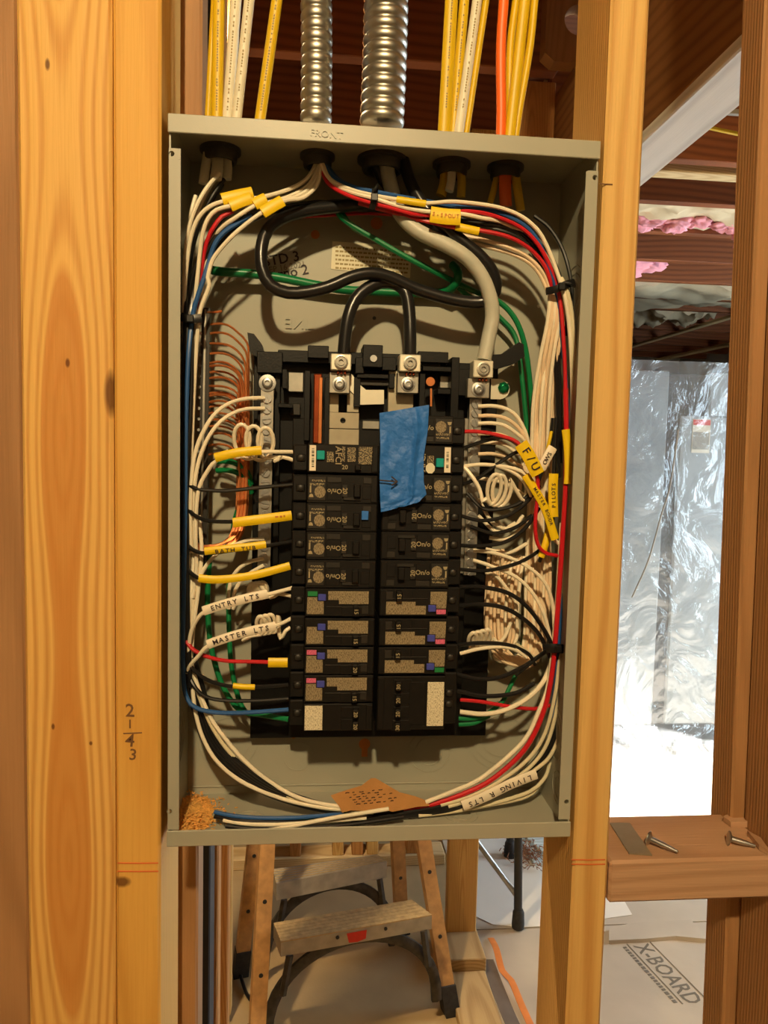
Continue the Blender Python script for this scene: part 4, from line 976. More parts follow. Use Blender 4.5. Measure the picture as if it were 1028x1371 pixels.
stub('jacket_yellow', "688,222,38 692,250,40 697,282,40", .0042, .0026, 'yellow sheath right of the orange sheath')

# --- heavy conductors
CB = 'heavy black service cable'
wire('cable_black', "540,215,40 552,250,50 575,285,56 615,320,56 645,345,56 661,368,54 663,390,50 648,404,46 610,402,44 560,388,44 525,372,46 497,366,48 470,371,50 440,384,52 410,391,54 385,392,56 362,382,58 351,360,58 350,332,56 358,308,52 378,292,48 410,282,42 450,277,36 500,272,30", 'heavy black cable making the wide loop behind the wires', None, .0056, 'service_cable', 'cable', .006, 14)
wire('cable_black', "460,474,46 462,450,46 466,425,46 475,402,44 490,387,42 510,378,40 530,380,40 543,392,42 548,420,44 549,450,46 549,475,46", 'black cable bridging the two silver lugs in an arch', None, .0058, 'service_cable', 'cable', .006, 14)
wire('cable_black', "500,215,36 512,240,32 530,262,24 560,290,22 600,318,20 640,345,22 655,372,26 658,395,28", 'second heavy black cable running behind the grey cable', None, .0052, 'service_cable', 'cable', .006, 14)
wire('cable_grey', "516,215,40 522,245,44 535,285,50 560,310,54 595,327,56 625,345,56 645,370,54 656,398,52 659,425,50 654,452,50 648,482,50", 'thick grey taped cable bending down into the right lug', None, .0068, 'service_cable', 'cable', .006, 16)
wire('w_green', "284,362,18 300,364,20 340,367,18 380,373,16 420,381,14 460,388,12 500,390,10 545,392,10 590,392,12 606,385,24 613,372,30 612,362,26 606,355,18", 'thick green ground wire crossing behind the black loop', None, .0042, 'ground_wire', 'wire', .006, 12)
wire('w_green', "448,278,26 458,292,30 478,306,32 510,325,32 545,345,32 580,363,30 610,378,26 640,392,22 668,404,20 690,428,20 703,465,20 710,520,22 714,580,22 716,660,20 716,720,20 714,760,20 709,800,22 704,840,22 700,866,24", 'green ground wire sweeping from top middle down the fan of white wires', None, .0026, 'ground_wire')
wire('w_green', "600,372,22 625,395,20 650,410,18 672,428,18 690,452,18 698,500,20 704,560,18 708,600,18", 'second green ground wire behind the sweeping one', None, .0024, 'ground_wire')
wire('w_green', "456,282,22 468,300,24 480,310,24 500,318,22", 'short green wire doubled beside the sweeping ground wire', None, .0022, 'ground_wire')

# --- wires from the slim conduit turning left, with yellow tags
for i, (s, t) in enumerate((
    ("425,216,40 410,240,46 385,254,52 350,264,60 318,268,66 298,270,68 280,277,70 266,291,70 257,312,68 251,345,64 247,390,60 246,440,54 247,520,34 249,620,30 251,720,30 252,820,32", "297,267,68 318,262,66 338,258,63"),
    ("427,218,42 415,246,46 390,262,52 355,272,62 330,273,68 308,276,70 290,281,70 279,292,70 272,310,68 268,335,64 265,365,62 262,395,60 261,430,56 259,520,50 256,640,48 254,760,44 253,850,44", "308,276,71 322,270,70 336,265,68"),
    ("429,219,44 420,245,48 400,262,54 370,270,62 352,272,66 340,276,68 325,285,70 313,293,70 300,302,66 285,320,58 276,350,56 270,400,54 264,450,52 259,540,48", "340,274,69 349,269,68 356,266,67"),
    ("430,220,46 424,248,50 405,265,56 385,268,64 365,275,70 350,285,72 332,298,72 313,314,72 297,331,70 285,347,68 280,362,67 278,372,67 280,381,67 276,394,66 270,409,65 266,428,63 262,480,58 258,560,54 254,680,50 252,800,46", "351,285,73 364,277,72 378,269,70"))):
    w_ = wire('w_white' if i else 'w_white', s, ['uppermost white wire with a yellow tag left of the black loop','second white wire with a yellow tag left of the black loop','short-tagged white wire left of the black loop','lowest white wire with a yellow tag left of the black loop'][i])
    sleeve(w_, 'tag_yellow', t, .0052, .0022)
wire('w_white', "294,232,54 278,250,60 263,276,62 253,306,60 248,342,56 245,400,48 246,450,34 249,540,28 251,650,26", 'white wire hugging the left side wall under the first bushing')
wire('w_white', "290,236,50 274,262,54 262,290,56 253,330,50 250,380,40 250,450,30", 'white wire of the bundle down the copper-wire side', G_LB)
wire('w_white', "262,262,46 256,285,48 252,310,42 250,350,36 249,420,30 251,520,26", 'white wire of the bundle down the copper-wire side', G_LB)
wire('w_red', "312,283,64 297,290,66 286,304,66 279,318,64 273,340,60 267,380,56 262,420,52 256,500,48 250,600,44 247,720,42 245,800,44 246,845,52 251,861,56 262,872,58 280,880,58 305,885,56 340,886,54 378,887,52", 'red wire running the whole left bundle to a tagged breaker')
w_ = bpy.data.objects['wire.007'] if False else None
wr = [o for o in C.objects if o.get('label') == 'red wire running the whole left bundle to a tagged breaker'][0]
sleeve(wr, 'tag_yellow', "359,887,54 372,887,54 385,887,54", .0046, .0026)
wire('w_blue', "336,288,62 318,299,66 300,311,68 288,326,68 281,346,66 273,372,66 263,402,64 257,428,62 252,480,66 249,560,66 248,660,64 246,780,60 245,860,58 246,915,54 251,936,56 263,948,58 290,954,58 330,954,56 386,950,52", 'blue wire running down the left bundle into the lowest left breaker', None, .0021)
for i, s in enumerate(("470,268,22 420,276,26 380,281,34 350,285,46 325,292,56 300,306,60 283,325,60 270,352,58 258,395,56 251,440,62 248,520,62 247,640,60 248,800,58 250,900,52",
    "520,262,26 460,272,30 410,277,36 370,283,46 335,296,58 312,308,60 290,326,58 273,352,56 262,385,54 254,430,60 253,520,58 251,640,58 251,800,56 255,920,52",
    "310,284,44 292,300,50 276,325,52 264,352,52 255,385,50 249,430,46 246,520,40 244,640,38 244,760,38",
    "300,240,46 285,262,50 270,290,50 258,320,50 252,360,48 248,430,62 245,560,62 245,700,60 247,850,56",
    "298,246,42 280,275,46 266,305,48 256,345,46 250,420,42 247,540,38 246,700,36",
    "331,300,50 303,318,54 283,345,54 268,380,54 258,430,60 256,520,60 250,650,60 247,760,56")):
    wire('w_black', s, 'black wire of the bundle down the copper-wire side', G_LB)
for i, s in enumerate(("262,430,58 258,520,52 254,620,48 250,720,46", "265,428,60 261,500,54 256,600,48 252,700,44 252,790,44", "259,430,56 256,540,50 252,660,46 250,760,44")):
    wire('w_beige', s, 'beige wire below the left cable tie', 'beige wires below the left cable tie')
wire('copper_dark', "264,432,57 260,500,52 255,600,48 252,680,46", 'dark red wire below the left cable tie')
# left bundle continues down and sweeps along the bottom
for m_, s, lb in (('w_white', "252,850,46 256,900,48 262,955,50 275,995,52 296,1025,54 330,1050,58 380,1070,62 430,1081,64 462,1084,62", 'white wire sweeping out of the left bundle along the box bottom'),
    ('w_white', "250,860,44 262,910,50 279,955,54 297,983,56 325,1016,58 356,1043,60 395,1066,64 430,1076,64 460,1080,62", 'second white wire sweeping out of the left bundle along the box bottom'),
    ('w_cream', "252,880,46 266,930,50 285,975,52 310,1010,54 345,1042,56 390,1068,60 440,1082,62 500,1088,62", 'cream wire sweeping out of the left bundle along the box bottom')):
    wire(m_, s, lb, 'wires sweeping along the box bottom', .0019)
for i in range(6):
    o = i*4.0
    wire('w_black', f"{247+i},{850},44 {252+o},{920},{46} {262+o},{962},{48} {274+o*1.1},{995},{50} {300+o*1.2},{1028-o*.2},{52+i} {345+o},{1058-o*.3},{56+i} {400+o},{1078-o*.25},{60} {455+o},{1088-o*.2},{62} {520+o},{1090-o*.2},{60}", 'black wire sweeping out of the left bundle along the box bottom', 'black wires sweeping along the box bottom')
# loose ends lying in the bottom
for m_, s, lb in (('w_blue', "287,1087,70 310,1092,74 345,1095,76 390,1095,76 430,1092,72 460,1090,68", 'loose blue wire end lying in the box bottom'),
    ('w_black', "287,1093,72 320,1099,78 370,1101,78 420,1100,76 470,1094,70", 'loose black wire end lying in the box bottom'),
    ('w_white', "299,1098,76 330,1103,80 365,1104,80 400,1102,78 440,1099,76 490,1095,70", 'loose white wire end lying in the box bottom'),
    ('w_white', "352,1113,90 390,1106,86 430,1098,82 470,1091,78 520,1083,72", 'white wire end rising from the box lip to the cardboard'),
    ('w_black', "302,1106,84 340,1110,86 400,1109,84 470,1104,80 540,1094,74", 'loose black wire end along the front lip')):
    wire(m_, s, lb, None, .0019)
wire('stripe_green', "312,1103,74 340,1106,72 380,1100,68 440,1092,64 470,1088,62", 'loose green and yellow wire end in the box bottom', None, .0017)
sd = MB()
rnd = random.Random(3)
for k in range(700):
    u = abs(rnd.gauss(0, .42)); t = rnd.random()
    x = -0.1775+min(u*(0.6+.9*math.sin(t*2.6)), 1.6)*.030; y = .004+t*.080; hgt = max(0, .014*(1-u)*(0.6+0.4*math.sin(t*7)))
    p_ = V(x, y, Z0+T+.0006+rnd.random()*hgt); q = V(rnd.uniform(-1,1), rnd.uniform(-1,1), rnd.uniform(-.3,.3)).normalized()*rnd.uniform(.001,.0035)
    sd.sweep([p_, p_+q], .0007, .0004, 4, V(0,0,1))
g = 14; vs_ = []; fs_ = []
for j in range(g+1):
    for i in range(g+1):
        u, t = i/g, j/g; vs_.append((-0.1793+u*.030*(0.45+.6*math.sin(.4+t*2.4)+.15*noise.noise(V(t*8,0,0))), .002+t*.086, Z0+T+.0004+max(0,.012*(1-u)**1.6*(.7+.5*noise.noise(V(u*6,t*9,1))))*min(1, 4*t*(1-t)+.15)))
for j in range(g):
    for i in range(g): a = j*(g+1)+i; fs_.append((a, a+1, a+g+2, a+g+1))
sd.add(vs_, fs_)
tag(sd.build('sawdust', 'sawdust'), 'little pile of orange sawdust in the bottom left corner of the box', 'sawdust', kind='stuff')

# --- bare copper ground wires
ys = [434,446,459,473,486,489.5,498,506,516,526,530,538,545,553,561,570,582,596,608]
G_CU = 'bare copper wires fanning out of the ground bar'
for i, y in enumerate(ys):
    x2 = 333-(i % 10)*1.55-random.uniform(0,.8); hh = 34+(i % 3)*4
    bow = random.uniform(-1.5, 1.5)
    wire('copper', f"277,{y+1},34 292,{y-0.5+bow},{hh} 306,{y+2+bow},{hh+3} 318,{y+11},{hh+3} {x2-2},{y+25},{hh+1} {x2},{y+48},{hh} {x2-.5},{max(y+70,640)},{hh-2} {x2-3},{690},{hh} {x2-12},{715+i*.6},{hh+4} {x2-30},{726+i*.5},{hh+6} {272},{731+(i%4)*3},{hh+6} {258},{722+(i%5)*2},{hh+2}",
         'bare copper wire bending from the ground bar down the box', G_CU, .00105, 'copper_wire', 'wire', .005, 6)
wire('copper', "275,418,36 285,418,40 297,416.5,42", 'single short copper wire above the fan of copper wires', None, .001, 'copper_wire', 'wire', .005, 6)
for i, y in enumerate((618, 630)):
    wire('w_green', f"290,{y},34 305,{y-.5},38 320,{y+4},40 331,{y+14},36 336,{y+30},30", 'short green wire leaving the ground bar beneath the white coil', 'green wires beneath the white coil', .0026, 'ground_wire')
wire('w_green', "312,712,30 313,700,32 316,690,34 318,683,34", 'short green wire end beside the long yellow tag', None, .0024, 'ground_wire')

# --- left neutrals, pigtails and hots
wire('w_white', "354,533,42 338,533,46 322,535,50 303,542,56 285,557,60 270,582,62 260,612,62 256,650,60 255,700,56 256,740,52", 'upper white neutral curving from the left neutral bar')
wire('w_white', "354,547,42 338,547,46 323,549,50 305,557,54 289,571,58 275,593,60 265,622,60 260,655,58 258,690,54 258,735,50", 'lower white neutral curving from the left neutral bar')
w_ = wire('w_white', "392,605,56 375,605,60 352,605,64 320,609,66 290,617,66 277,632,64 267,652,62 263,680,60 262,720,56 263,760,52 258,800,50", 'white breaker wire with a yellow sleeve below the white coil')
sleeve(w_, 'tag_yellow', "288,613,67 305,608.5,68 325,605,68 350,603,66", .0042, .0024)
def coil(mat, c0, c1, turns, rx, rz, label, lead=None, tail=None, r=WR, depth=.006):
    p_ = []; n = int(turns*22)
    a, b2 = H(*c0), H(*c1)
    for k in range(n+1):
        t = k/n; th = 2*math.pi*turns*t-math.pi/2
        p_.append(a.lerp(b2, t)+V(rx*math.cos(th), -depth*math.sin(th*1.0), rz*math.sin(th)))
    pre = spline(pts_of(lead)+[p_[0]], .004)[:-1] if lead else []
    post = spline([p_[-1]]+pts_of(tail), .004)[1:] if tail else []
    return tag(MB().sweep(pre+p_+post, r, None, 8).build('pigtail_coil', mat, smooth=True), label, 'wire')
coil('w_white', (316,590,58), (362,596,58), 2.9, .0095, .0150, 'curly white pigtail above the yellow sleeve on the left', "300,610,54 304,604,56", "376,612,58 368,617,58 378,612,56 392,616,54")
coil('w_white', (337,792,46), (352,790,46), 3.6, .005, .0085, 'small curly white pigtail behind the ENTRY tag', "312,815,40 322,800,44", "362,800,50 372,795,52 390,798,48")
coil('w_white', (346,838,46), (368,834,46), 3.4, .005, .0100, 'small curly white pigtail behind the MASTER LTS tag', "325,858,44 335,852,46", "375,855,50 382,845,52 388,840,50")
for s, lb in (("247,640,50 252,648,58 262,654,62 280,656.5,62 305,657,60 345,653,58 392,648.5,54", 'black wire crossing the copper wires above the long yellow tag'),
              ("248,672,50 254,684,58 264,692,62 278,697,64 300,698.5,64 330,697,62 398,687.5,54", 'black wire with the long yellow tag'),
              ("246,720,50 252,731,56 262,738,60 278,741,62 310,737,62 355,731,60 398,724,54", 'black wire with the BATH TUB tag'),
              ("246,752,50 251,762,56 259,770,60 270,775,62 300,777,62 340,771,60 397,760,54", 'black wire with the curved yellow tag')):
    w_ = wire('w_black', s, lb)
    if 'long yellow' in lb and 'with the' in lb: sleeve(w_, 'tag_yellow', "312,700,66 335,697,66 360,694,64 390,690,60", .0046, .0024, None)
    if 'long yellow' in lb and 'with the' in lb: faint(w_, (325,697.5,67.5), (380,690.5,63.5))
    if 'BATH' in lb: sleeve(w_, 'tag_yellow', "274,738,66 300,735,66 330,732,64 356,729,62", .0036, .0022, 'BATH TUB', .0048, xs=1.25, shift=-.0014)
    if 'curved' in lb: sleeve(w_, 'tag_yellow', "266,774,66 285,776,66 310,774.5,66 345,769,64 388,757.5,60", .0038, .0022)
w_ = wire('w_white', "392,787,54 358,796,62 315,806,66 276,818,66 262,832,62 255,850,58 252,880,52", 'white wire with the ENTRY LTS tag')
sleeve(w_, 'tag_white', "272,818,68 300,809,68 330,801,66 358,795,64", .0044, .0022, 'ENTRY LTS', .0062, xs=1.05)
w_ = wire('w_white', "392,827,54 368,838,62 325,848,66 280,864,66 266,878,62 256,889,58 250,900,50", 'white wire with the MASTER LTS tag')
sleeve(w_, 'tag_white', "278,863,68 300,855,68 335,845,66 369,838,64", .0044, .0022, 'MASTER LTS', .0064, xs=1.05)
w_ = wire('w_black', "250,884,50 256,893,56 266,903,58 284,913,58 310,919,58 345,919.5,56 386,917,52", 'black wire with the short yellow sleeve')
sleeve(w_, 'tag_yellow', "312,918,59 326,919.5,59 341,920,58", .0028, .0024)
wire('w_black', "252,900,48 258,915,54 268,928,56 282,935,56 305,938,56 345,938,54 386,935,52", 'black wire below the short yellow sleeve')
for s, lb in (("353,722,42 335,723,46 315,729,48 296,738,50 280,752,50 268,772,50 259,800,48 255,850,48", 'white neutral looping behind the BATH TUB tag'),
              ("353,748,42 338,751,44 322,759,44 310,775,42 306,795,40 306,815,38", 'white neutral dropping behind the curved yellow tag'),
              ("353,757,42 340,764,42 325,775,42 315,790,40 312,806,40", 'shorter white neutral dropping behind the curved yellow tag'),
              ("258,700,48 260,740,48 256,790,50 253,840,50 253,870,48", 'white wire hanging straight in the left bundle'),
              ("266,690,50 270,735,50 266,785,50 259,840,50 256,880,48", 'white wire hanging in the left bundle behind the yellow tags')):
    wire('w_white', s, lb)
wire('w_green', "282,735,30 279,770,32 278,810,32 281,855,34 289,893,36 300,922,38 314,944,40 326,953,40 350,957,40 386,963,46", 'green wire dropping behind the white tags to the lowest left breaker', None, .0026, 'ground_wire')
wire('w_green', "307,770,26 306,810,28 307,850,30 309,885,32 314,915,34 321,940,36 328,952,38", 'second green wire dropping behind the MASTER LTS tag', None, .0024, 'ground_wire')

# --- right bundle: from the slim conduit across the top and down
w_ = wire('w_white', "432,220,46 442,240,52 470,254,58 502,262,62 531,267,66 555,271,68 575,272,68 605,270,68 640,273,68 672,279,68 700,291,68 722,311,68 737,341,66 748,371,66 757,402,66 763,450,62 766,520,58 765,600,54 763,700,50", 'topmost white wire of the bundle across the top with a slim yellow sleeve')
sleeve(w_, 'tag_yellow', "531,267,67 550,270,69 570,273,69", .0030, .0024)
w_ = wire('w_white', "430,220,48 444,244,52 472,258,58 502,266,62 530,275,64 556,281,66 590,285,68 622,287,68 645,292,67 668,296,64 700,310,60", 'white wire with the broad lettered yellow tag across the top')
sleeve(w_, 'tag_yellow', "576,287,71 596,290,71 616,291,71", .0072, .0022, 'S-SPOUT', .0046, ink='orange_hole')
wire('w_red', "428,222,44 440,246,52 462,260,58 490,270,62 520,278,64 555,287,64 590,288,64 620,283,66 650,286,67 680,296,67 703,309,66 722,330,64 738,360,62 748,392,60 754,450,58 757,520,54 757,600,52", 'red wire across the top under the lettered tag')
w_ = wire('w_red', "480,272,48 520,283,54 570,296,60 610,305,64 645,309,66 680,317,66 705,330,64 722,346,62 732,362,62 738,386,58 741,430,44 744,520,34 746,600,30", 'lower red wire with a small yellow sleeve')
sleeve(w_, 'tag_yellow', "610,303,66 625,306.5,67 641,310,67", .0036, .0024)
wire('w_blue', "434,219,42 446,238,48 474,251,54 502,257,56 560,268,56 620,278,60 660,283,62 690,294,64 712,311,64 728,340,62 740,372,60 748,410,56 755,480,52 759,560,48 760,640,46", 'blue wire of the bundle across the top', None, .0022)
wire('w_blue', "436,219,40 452,240,46 485,255,52 540,268,52 610,281,54 665,290,58 700,306,60 724,336,58 738,372,56 746,410,52 754,480,48", 'second blue wire beneath the blue wire across the top', None, .0022)
for s in ("440,235,40 480,262,46 530,281,50 590,291,54 640,298,58 680,305,60 705,318,60 725,345,58 739,380,56 745,430,52 749,520,46 750,620,42",
          "470,262,40 520,280,44 580,293,50 630,300,54 672,309,58 700,322,58 720,347,56 734,382,54 741,440,50 746,540,44 748,640,40",
          "600,293,48 640,302,52 680,313,54 708,332,54 727,362,54 739,396,52 744,470,48 746,560,42",
          "715,289,44 735,305,46 752,332,48 762,365,50 766,400,50 767,470,46",
          "640,290,44 690,300,48 722,322,52 742,352,54 753,388,54 757,450,50",
          "300,262,20 360,276,22 420,274,24 470,270,26 520,272,28 580,285,34 630,296,42",
          "340,282,20 400,282,22 460,280,24 520,283,28 580,293,34"):
    wire('w_black', s, 'black wire of the bundle down the grey-cable side' if '300,262' not in s and '340,282' not in s else 'black wire crossing the top of the box behind the loop', G_RB if '300,262' not in s and '340,282' not in s else 'black wires crossing behind the loop')
for s in ("610,313,50 645,321,54 680,331,58 705,343,58 722,359,58 732,375,58 737,395,58", "600,318,44 645,329,50 685,340,54 710,353,56 724,370,56 733,390,56"):
    wire('w_beige', s, 'beige wire under the red wires at the top right bend', 'beige wires at the top right bend')
for s in ("390,288,14 440,284,16 500,281,18 550,284,22 600,296,28", "380,292,12 430,289,14 490,286,16 545,289,20"):
    wire('w_red', s, 'thin red wire crossing behind the top bundle', 'red wires behind the top bundle', .0014)
wire('w_black', "330,285,20 380,279,24 430,273,26 480,270,28", 'thin black wire along the box top')
wire('w_black', "350,282,24 410,272,28 450,270,30 500,268,32", 'second thin black wire along the box top')
# fan of pale wires below the right tie
for i in range(9):
    t = i/8
    xa = 736+t*18; xb = 713+t*28; xm = 725+t*23
    wire('w_beige' if i % 3 else 'w_white', f"{xa-2},{372},{54-i*.5} {xa},{392},{56} {xa-3+t*3},{430},{54} {xm-2},{480},{48-(i%2)*4} {xb+1},{540},{42-(i%3)*4} {xb-2},{620},{34-(i%2)*4} {xb-6},{700},{30} {xb-9+t*4},{780},{28+(i%3)*3} {xb-10},{840},{30+(i%2)*4} {xb-16},{874},{34} {xb-36},{886+i},{36} {xb-52},{878+i},{36} {690-t*34},{858},{34+(i%3)*4} {692-t*40},{820},{32+(i%3)*5} {697-t*40},{770},{30+(i%3)*5} {702-t*38},{745},{26}",
         'pale wire of the fan below the upper right cable tie', 'pale wires of the fan below the right cable tie')
for i in range(4):
    t = i/3
    wire('w_beige', f"{655+i*6},{735},{30+i*2} {652+i*6.5},{780},{32} {650+i*6},{830},{34} {655+i*6},{862},{36} {672+i*6},{884-i},{38} {698+i*4},{890-i*3},{38} {720},{876-i*4},{38} {727+i},{850},{38} {725+i},{800},{36}",
         'beige wire of the hanging loop beside the lower breakers', 'beige wires of the hanging loop')
for s in ("757,390,64 763,430,62 767,500,60 768,600,56 766,720,54 763,820,54 760,900,54", "751,372,64 758,388,66 765,420,64 770,500,60 771,600,56"):
    wire('w_cream', s, 'cream wire at the outer edge of the right bundle', 'cream wires at the outer edge of the right bundle', .0021)
w_ = wire('w_red', "757,520,58 758,580,60 757,650,60 753,720,60 749,780,60 744,850,60 739,900,60 730,945,60 714,985,60 692,1015,60 655,1046,62 615,1065,62 575,1078,60 540,1088,58", 'long red wire down the right side and along the bottom', None, .0024)
sleeve(w_, 'tag_yellow', "757,575,63 760,600,63 761,630,63 760,648,63", .0040, .0024)
wire('w_white', "752,700,56 746,800,56 740,870,56 733,920,56 722,950,58 706,985,60 682,1011,62 642,1043,64 605,1060,64 570,1074,62", 'long white wire beside the red wire along the bottom', None, .0021)
wire('w_blue', "764,640,50 761,740,52 755,800,54 749,852,54 746,900,52 738,960,50", 'blue wire outside the long red wire', None, .0024)
for i, s in enumerate(("757,700,50 754,800,52 749,880,54 742,935,56 728,985,56 705,1018,58 670,1045,60 630,1066,62 590,1078,62",
                       "760,720,48 757,820,50 752,900,52 745,950,54 730,1000,54 700,1035,56 650,1064,60 600,1080,62",
                       "764,780,46 762,860,50 758,930,52 750,980,54 735,1014,56 712,1034,58")):
    w_ = wire('w_cream', s, ['inner cream wire of the lower right sweep','middle cream wire of the lower right sweep','outer cream wire carrying the long white tag'][i])
    if i == 2: sleeve(w_, 'tag_white', "619,1079,66 650,1066,66 685,1049,66 718,1036,64", .0052, .0020, 'LIVING R LTS', .0072, xs=1.0, flip=True)
wire('w_cream', "736,1020,44 730,1040,46 712,1058,50 680,1070,54 640,1080,58 590,1086,60", 'cream wire at the foot of the right sweep')
wire('w_cream', "722,1052,44 705,1066,48 665,1076,54 610,1086,60 560,1092,64", 'lower cream wire at the foot of the right sweep')
for i in range(6):
    o = i*3.2
    wire('w_black', f"{752+i*2},{880},48 {748+o*.6},{930},{48} {738+o*.7},{980},{48+i} {716+o},{1018},{50} {680+o},{1048},{54} {630+o},{1068},{58} {580+o},{1082+i*.8},{62} {520},{1092+i*.8},{64} {470},{1098+i*.5},{66}",
         'black wire of the lower right sweep', 'black wires of the lower right sweep')

# --- wires from the right neutral bar and breakers
for i, (y, xe, ye) in enumerate(((544,708,612),(557,707,608),(567,706,604),(581,703,606),(593,700,612),(608,698,626))):
    wire('w_beige' if i % 2 else 'w_white', f"640,{y},42 658,{y-.5},44 676,{y+3},46 692,{y+14},46 {xe-3},{(y+ye)/2+6},44 {xe},{ye},40 {xe-2},{ye+30},36", 'white neutral arching from the right neutral bar', 'neutrals arching from the right neutral bar')
w_ = wire('w_red', "611,578,54 640,578,60 668,583,66 692,592,70 706,612,72 718,636,70 720,660,68 717,690,66 717,716,64 722,733,62 732,741,60 746,744,56", 'short red wire with the F/U tag')
sleeve(w_, 'tag_yellow', "697,594,76 709,613,76 720,635,75", .0066, .0020, 'F/U', .0105, xs=1.0)
for s, t, body, sz, lb in (("760,735,50 742,722,58 738,700,64 725,668,66 708,640,66 690,628,62 650,622,56 622,624,52", "703,636,68 716,656,69 730,682,69 743,722,68", 'MASTER BOUDR', .0042, 'white wire with the narrow lettered yellow tag behind the F/U tag'),):
    w_ = wire('w_white', s, lb); sleeve(w_, 'tag_yellow', t, .0040, .0022, body, sz, xs=1.0, shift=.0)
w_ = wire('w_black', "744,560,50 742,600,54 741,640,58 740,690,58 738,720,54", 'black wire with the upright PILOTS tag'); sleeve(w_, 'tag_yellow', "741,634,60 740,660,60 741,692,60", .0046, .0022, 'PILOTS', .0052, flip=True)
w_ = wire('w_black', "738,580,46 734,610,54 724,634,56 716,660,54", 'black wire with the small white lettered tag'); sleeve(w_, 'tag_white', "724,628,60 733,611,61 740,599,60", .0046, .0020, 'OWS', .0056)
w_ = wire('w_black', "744,660,46 736,690,50 731,720,54 726,740,56 722,752,54", 'black wire with the stubby yellow tag below the tag cluster'); sleeve(w_, 'tag_yellow', "735,705,56 731,725,58 724,746,58", .0034, .0024)
w_ = wire('w_black', "740,560,44 737,590,46 733,605,44", 'black wire with the thin yellow tag edge beside the white tag'); sleeve(w_, 'tag_yellow', "738,578,50 735,592,52 732,604,52", .0016, .0024)
coil('w_white', (658,655,62), (674,658,60), 2.4, .0075, .0145, 'big curly white pigtail beside the right neutral bar', "622,626,54 632,638,58 642,655,60 646,672,62 650,668,62", "700,670,56 705,655,52 702,645,50")
wire('w_white', "620,625,52 640,622,56 665,624,58 690,634,60 705,650,58 712,670,54", 'white wire arching over the big pigtail coil')
for s in ("615,650,50 640,640,56 665,622,58 690,606,56 706,604,52", "615,690,50 645,697,56 680,690,58 705,672,56 722,650,52", "615,730,50 640,731,56 675,726,58 702,708,56 722,680,52", "612,762,50 650,764,56 690,755,58 715,742,54 730,730,50",
          "620,600,50 650,590,54 675,586,54 700,598,50", "630,705,46 660,714,52 690,706,54 712,690,52", "625,660,48 650,682,54 690,676,56 712,658,54"):
    wire('w_black', s, 'black wire curving from a right-hand breaker into the bundle', 'black wires curving from the right-hand breakers')
for s in ("640,668,46 660,700,48 685,708,48 700,690,46", "640,690,44 665,712,46 690,700,46", "650,735,40 680,740,42 705,728,40", "640,640,44 670,645,46 690,655,46 708,668,44", "655,720,44 675,722,46 692,712,46 703,700,44"):
    wire('w_white', s, 'white wire tangled below the big pigtail coil', 'white wires tangled below the big pigtail coil')
wire('w_white', "634,737,44 660,740,52 690,750,56 715,765,58 732,785,58 740,812,56 742,840,54", 'upper long white wire arching from the foot of the right neutral bar')
wire('w_white', "634,750,44 655,757,50 690,772,54 712,793,56 727,820,56 735,848,56 738,870,54", 'lower long white wire arching from the foot of the right neutral bar')
wire('w_white', "650,766,44 665,772,48 676,785,48 690,805,46 690,820,46 683,835,46 676,852,46 666,862,46 655,860,46", 'white wire kinked above the short curls')
for s in ("612,786,50 645,786,56 680,794,60 705,812,60 725,838,58 738,862,56 744,885,52", "612,812,50 640,809,56 672,813,60 700,828,60 722,850,58 736,880,54", "612,864,52 640,861,58 670,862,60 690,866,60", "612,903,50 640,909,56 668,907,58 700,893,58 728,874,56 740,866,54", "612,925,48 650,932,52 690,928,54 715,915,52"):
    wire('w_black', s, 'black wire curving from a lower right breaker', 'black wires curving from the lower right breakers', .0021)
wire('w_black', "690,866,58 708,876,60 716,890,56", 'dark wire tail past the pale lower wire')
wire('w_white', "616,875,54 640,869,58 668,866,60 688,869,60 705,880,58", 'pale wire below the short curls')
coil('w_white', (629,858,52), (655,852,50), 4.2, .0048, .0088, 'row of short white curls beside the lower right breakers', None, "668,862,48 672,868,46")
wire('w_red', "616,937,52 640,939,56 665,943,58 690,947,58 715,949,50 738,944,42", 'short red wire leaving the four-handle breaker')
wire('w_white', "616,953,52 645,956,58 672,952,60 698,940,60 716,926,58 728,911,54 737,890,46 743,868,44", 'white wire leaving the four-handle breaker', None, .0023)
wire('w_green', "614,962,48 632,962,50 650,957,50 672,940,46 680,925,42 690,905,38", 'green wire leaving the four-handle breaker', None, .0022, 'ground_wire')
wire('w_green', "614,970,46 635,968,48 655,958,46", 'second green wire leaving the four-handle breaker', None, .0022, 'ground_wire')
wire('w_cream', "720,885,50 705,872,54 690,862,56", 'short cream wire end among the beige loop')

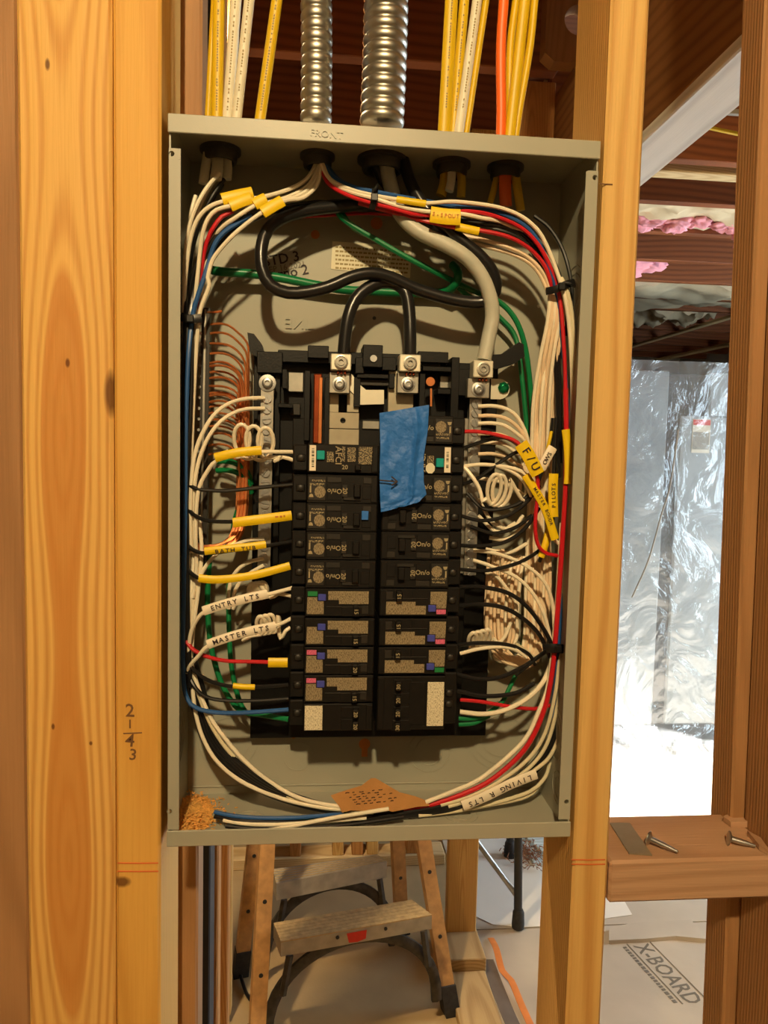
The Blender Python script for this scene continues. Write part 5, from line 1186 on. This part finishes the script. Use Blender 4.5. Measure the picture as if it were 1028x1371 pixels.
# --- cable ties
def tie(s, half, label, tailp=None):
    t_ = empty('cable_tie', pts_of(s)[0], label, 'cable tie')
    p_ = spline(pts_of(s), .004); MB().sweep(p_, half, .0012, 8, V(0,1,0)).build('strap', 'tie_black', t_, smooth=True)
    c_ = p_[len(p_)//2]; MB().cbox(c_.x-.003, c_.x+.003, c_.y-.0035, c_.y+.001, c_.z-.0032, c_.z+.0032, .0006).build('head', 'tie_black', t_)
    if tailp: MB().sweep(spline(pts_of(tailp), .004), .0012, .0007, 6, V(0,1,0)).build('tail', 'tie_black', t_)
tie("242,424,66 255,427,70 270,426,68", .0040, 'black cable tie round the left bundle')
tie("731,390,62 745,387,68 757,381,70 769,378,66", .0036, 'black cable tie round the upper right bundle', "757,379,72 764,380,73 770,384,72")
tie("727,868,60 742,868,66 756,869,62", .0048, 'black cable tie round the lower right bundle', "730,870,64 715,885,60 700,897,58 690,905,56")
tie("502,253,64 501,265,68 498,280,64", .0030, 'black cable tie round the bundle across the top', "501,256,69 504,250,70 506,247,68")

# --- torn cardboard note on the bottom wires
out = [(443,1066),(470,1057),(484,1053),(497,1043),(503,1043),(518,1052),(535,1062),(555,1067),(571,1073),(575,1079),(560,1080),(525,1087),(510,1082),(488,1086),(470,1085),(458,1088),(455,1081),(448,1072)]
def cy(py): return .060-(py-1043)/45*.038
q = [P(x, y, cy(y)) for x, y in out]
cbd = tag(MB().prism(q, (0,.0012,.0004)).build('cardboard_note', 'cardboard'), 'torn brown cardboard scrap with handwriting on the bottom wires', 'cardboard')
m_ = MB(); rnd = random.Random(5)
for ln in range(6):
    for wd in range(7):
        x = 462+wd*9+ln*3+rnd.uniform(-1,1); y = 1062+ln*3.0-wd*.9
        if x > 528 or rnd.random() < .25: continue
        pa = P(x, y, cy(y)-.0006); pb = P(x+rnd.uniform(3,6), y-.6, cy(y-.6)-.0006); m_.sweep([pa, (pa+pb)/2+V(0,0,rnd.uniform(-.0006,.0006)), pb], .0005, .0002, 4, V(0,1,0))
m_.build('handwriting', 'ink', cbd)
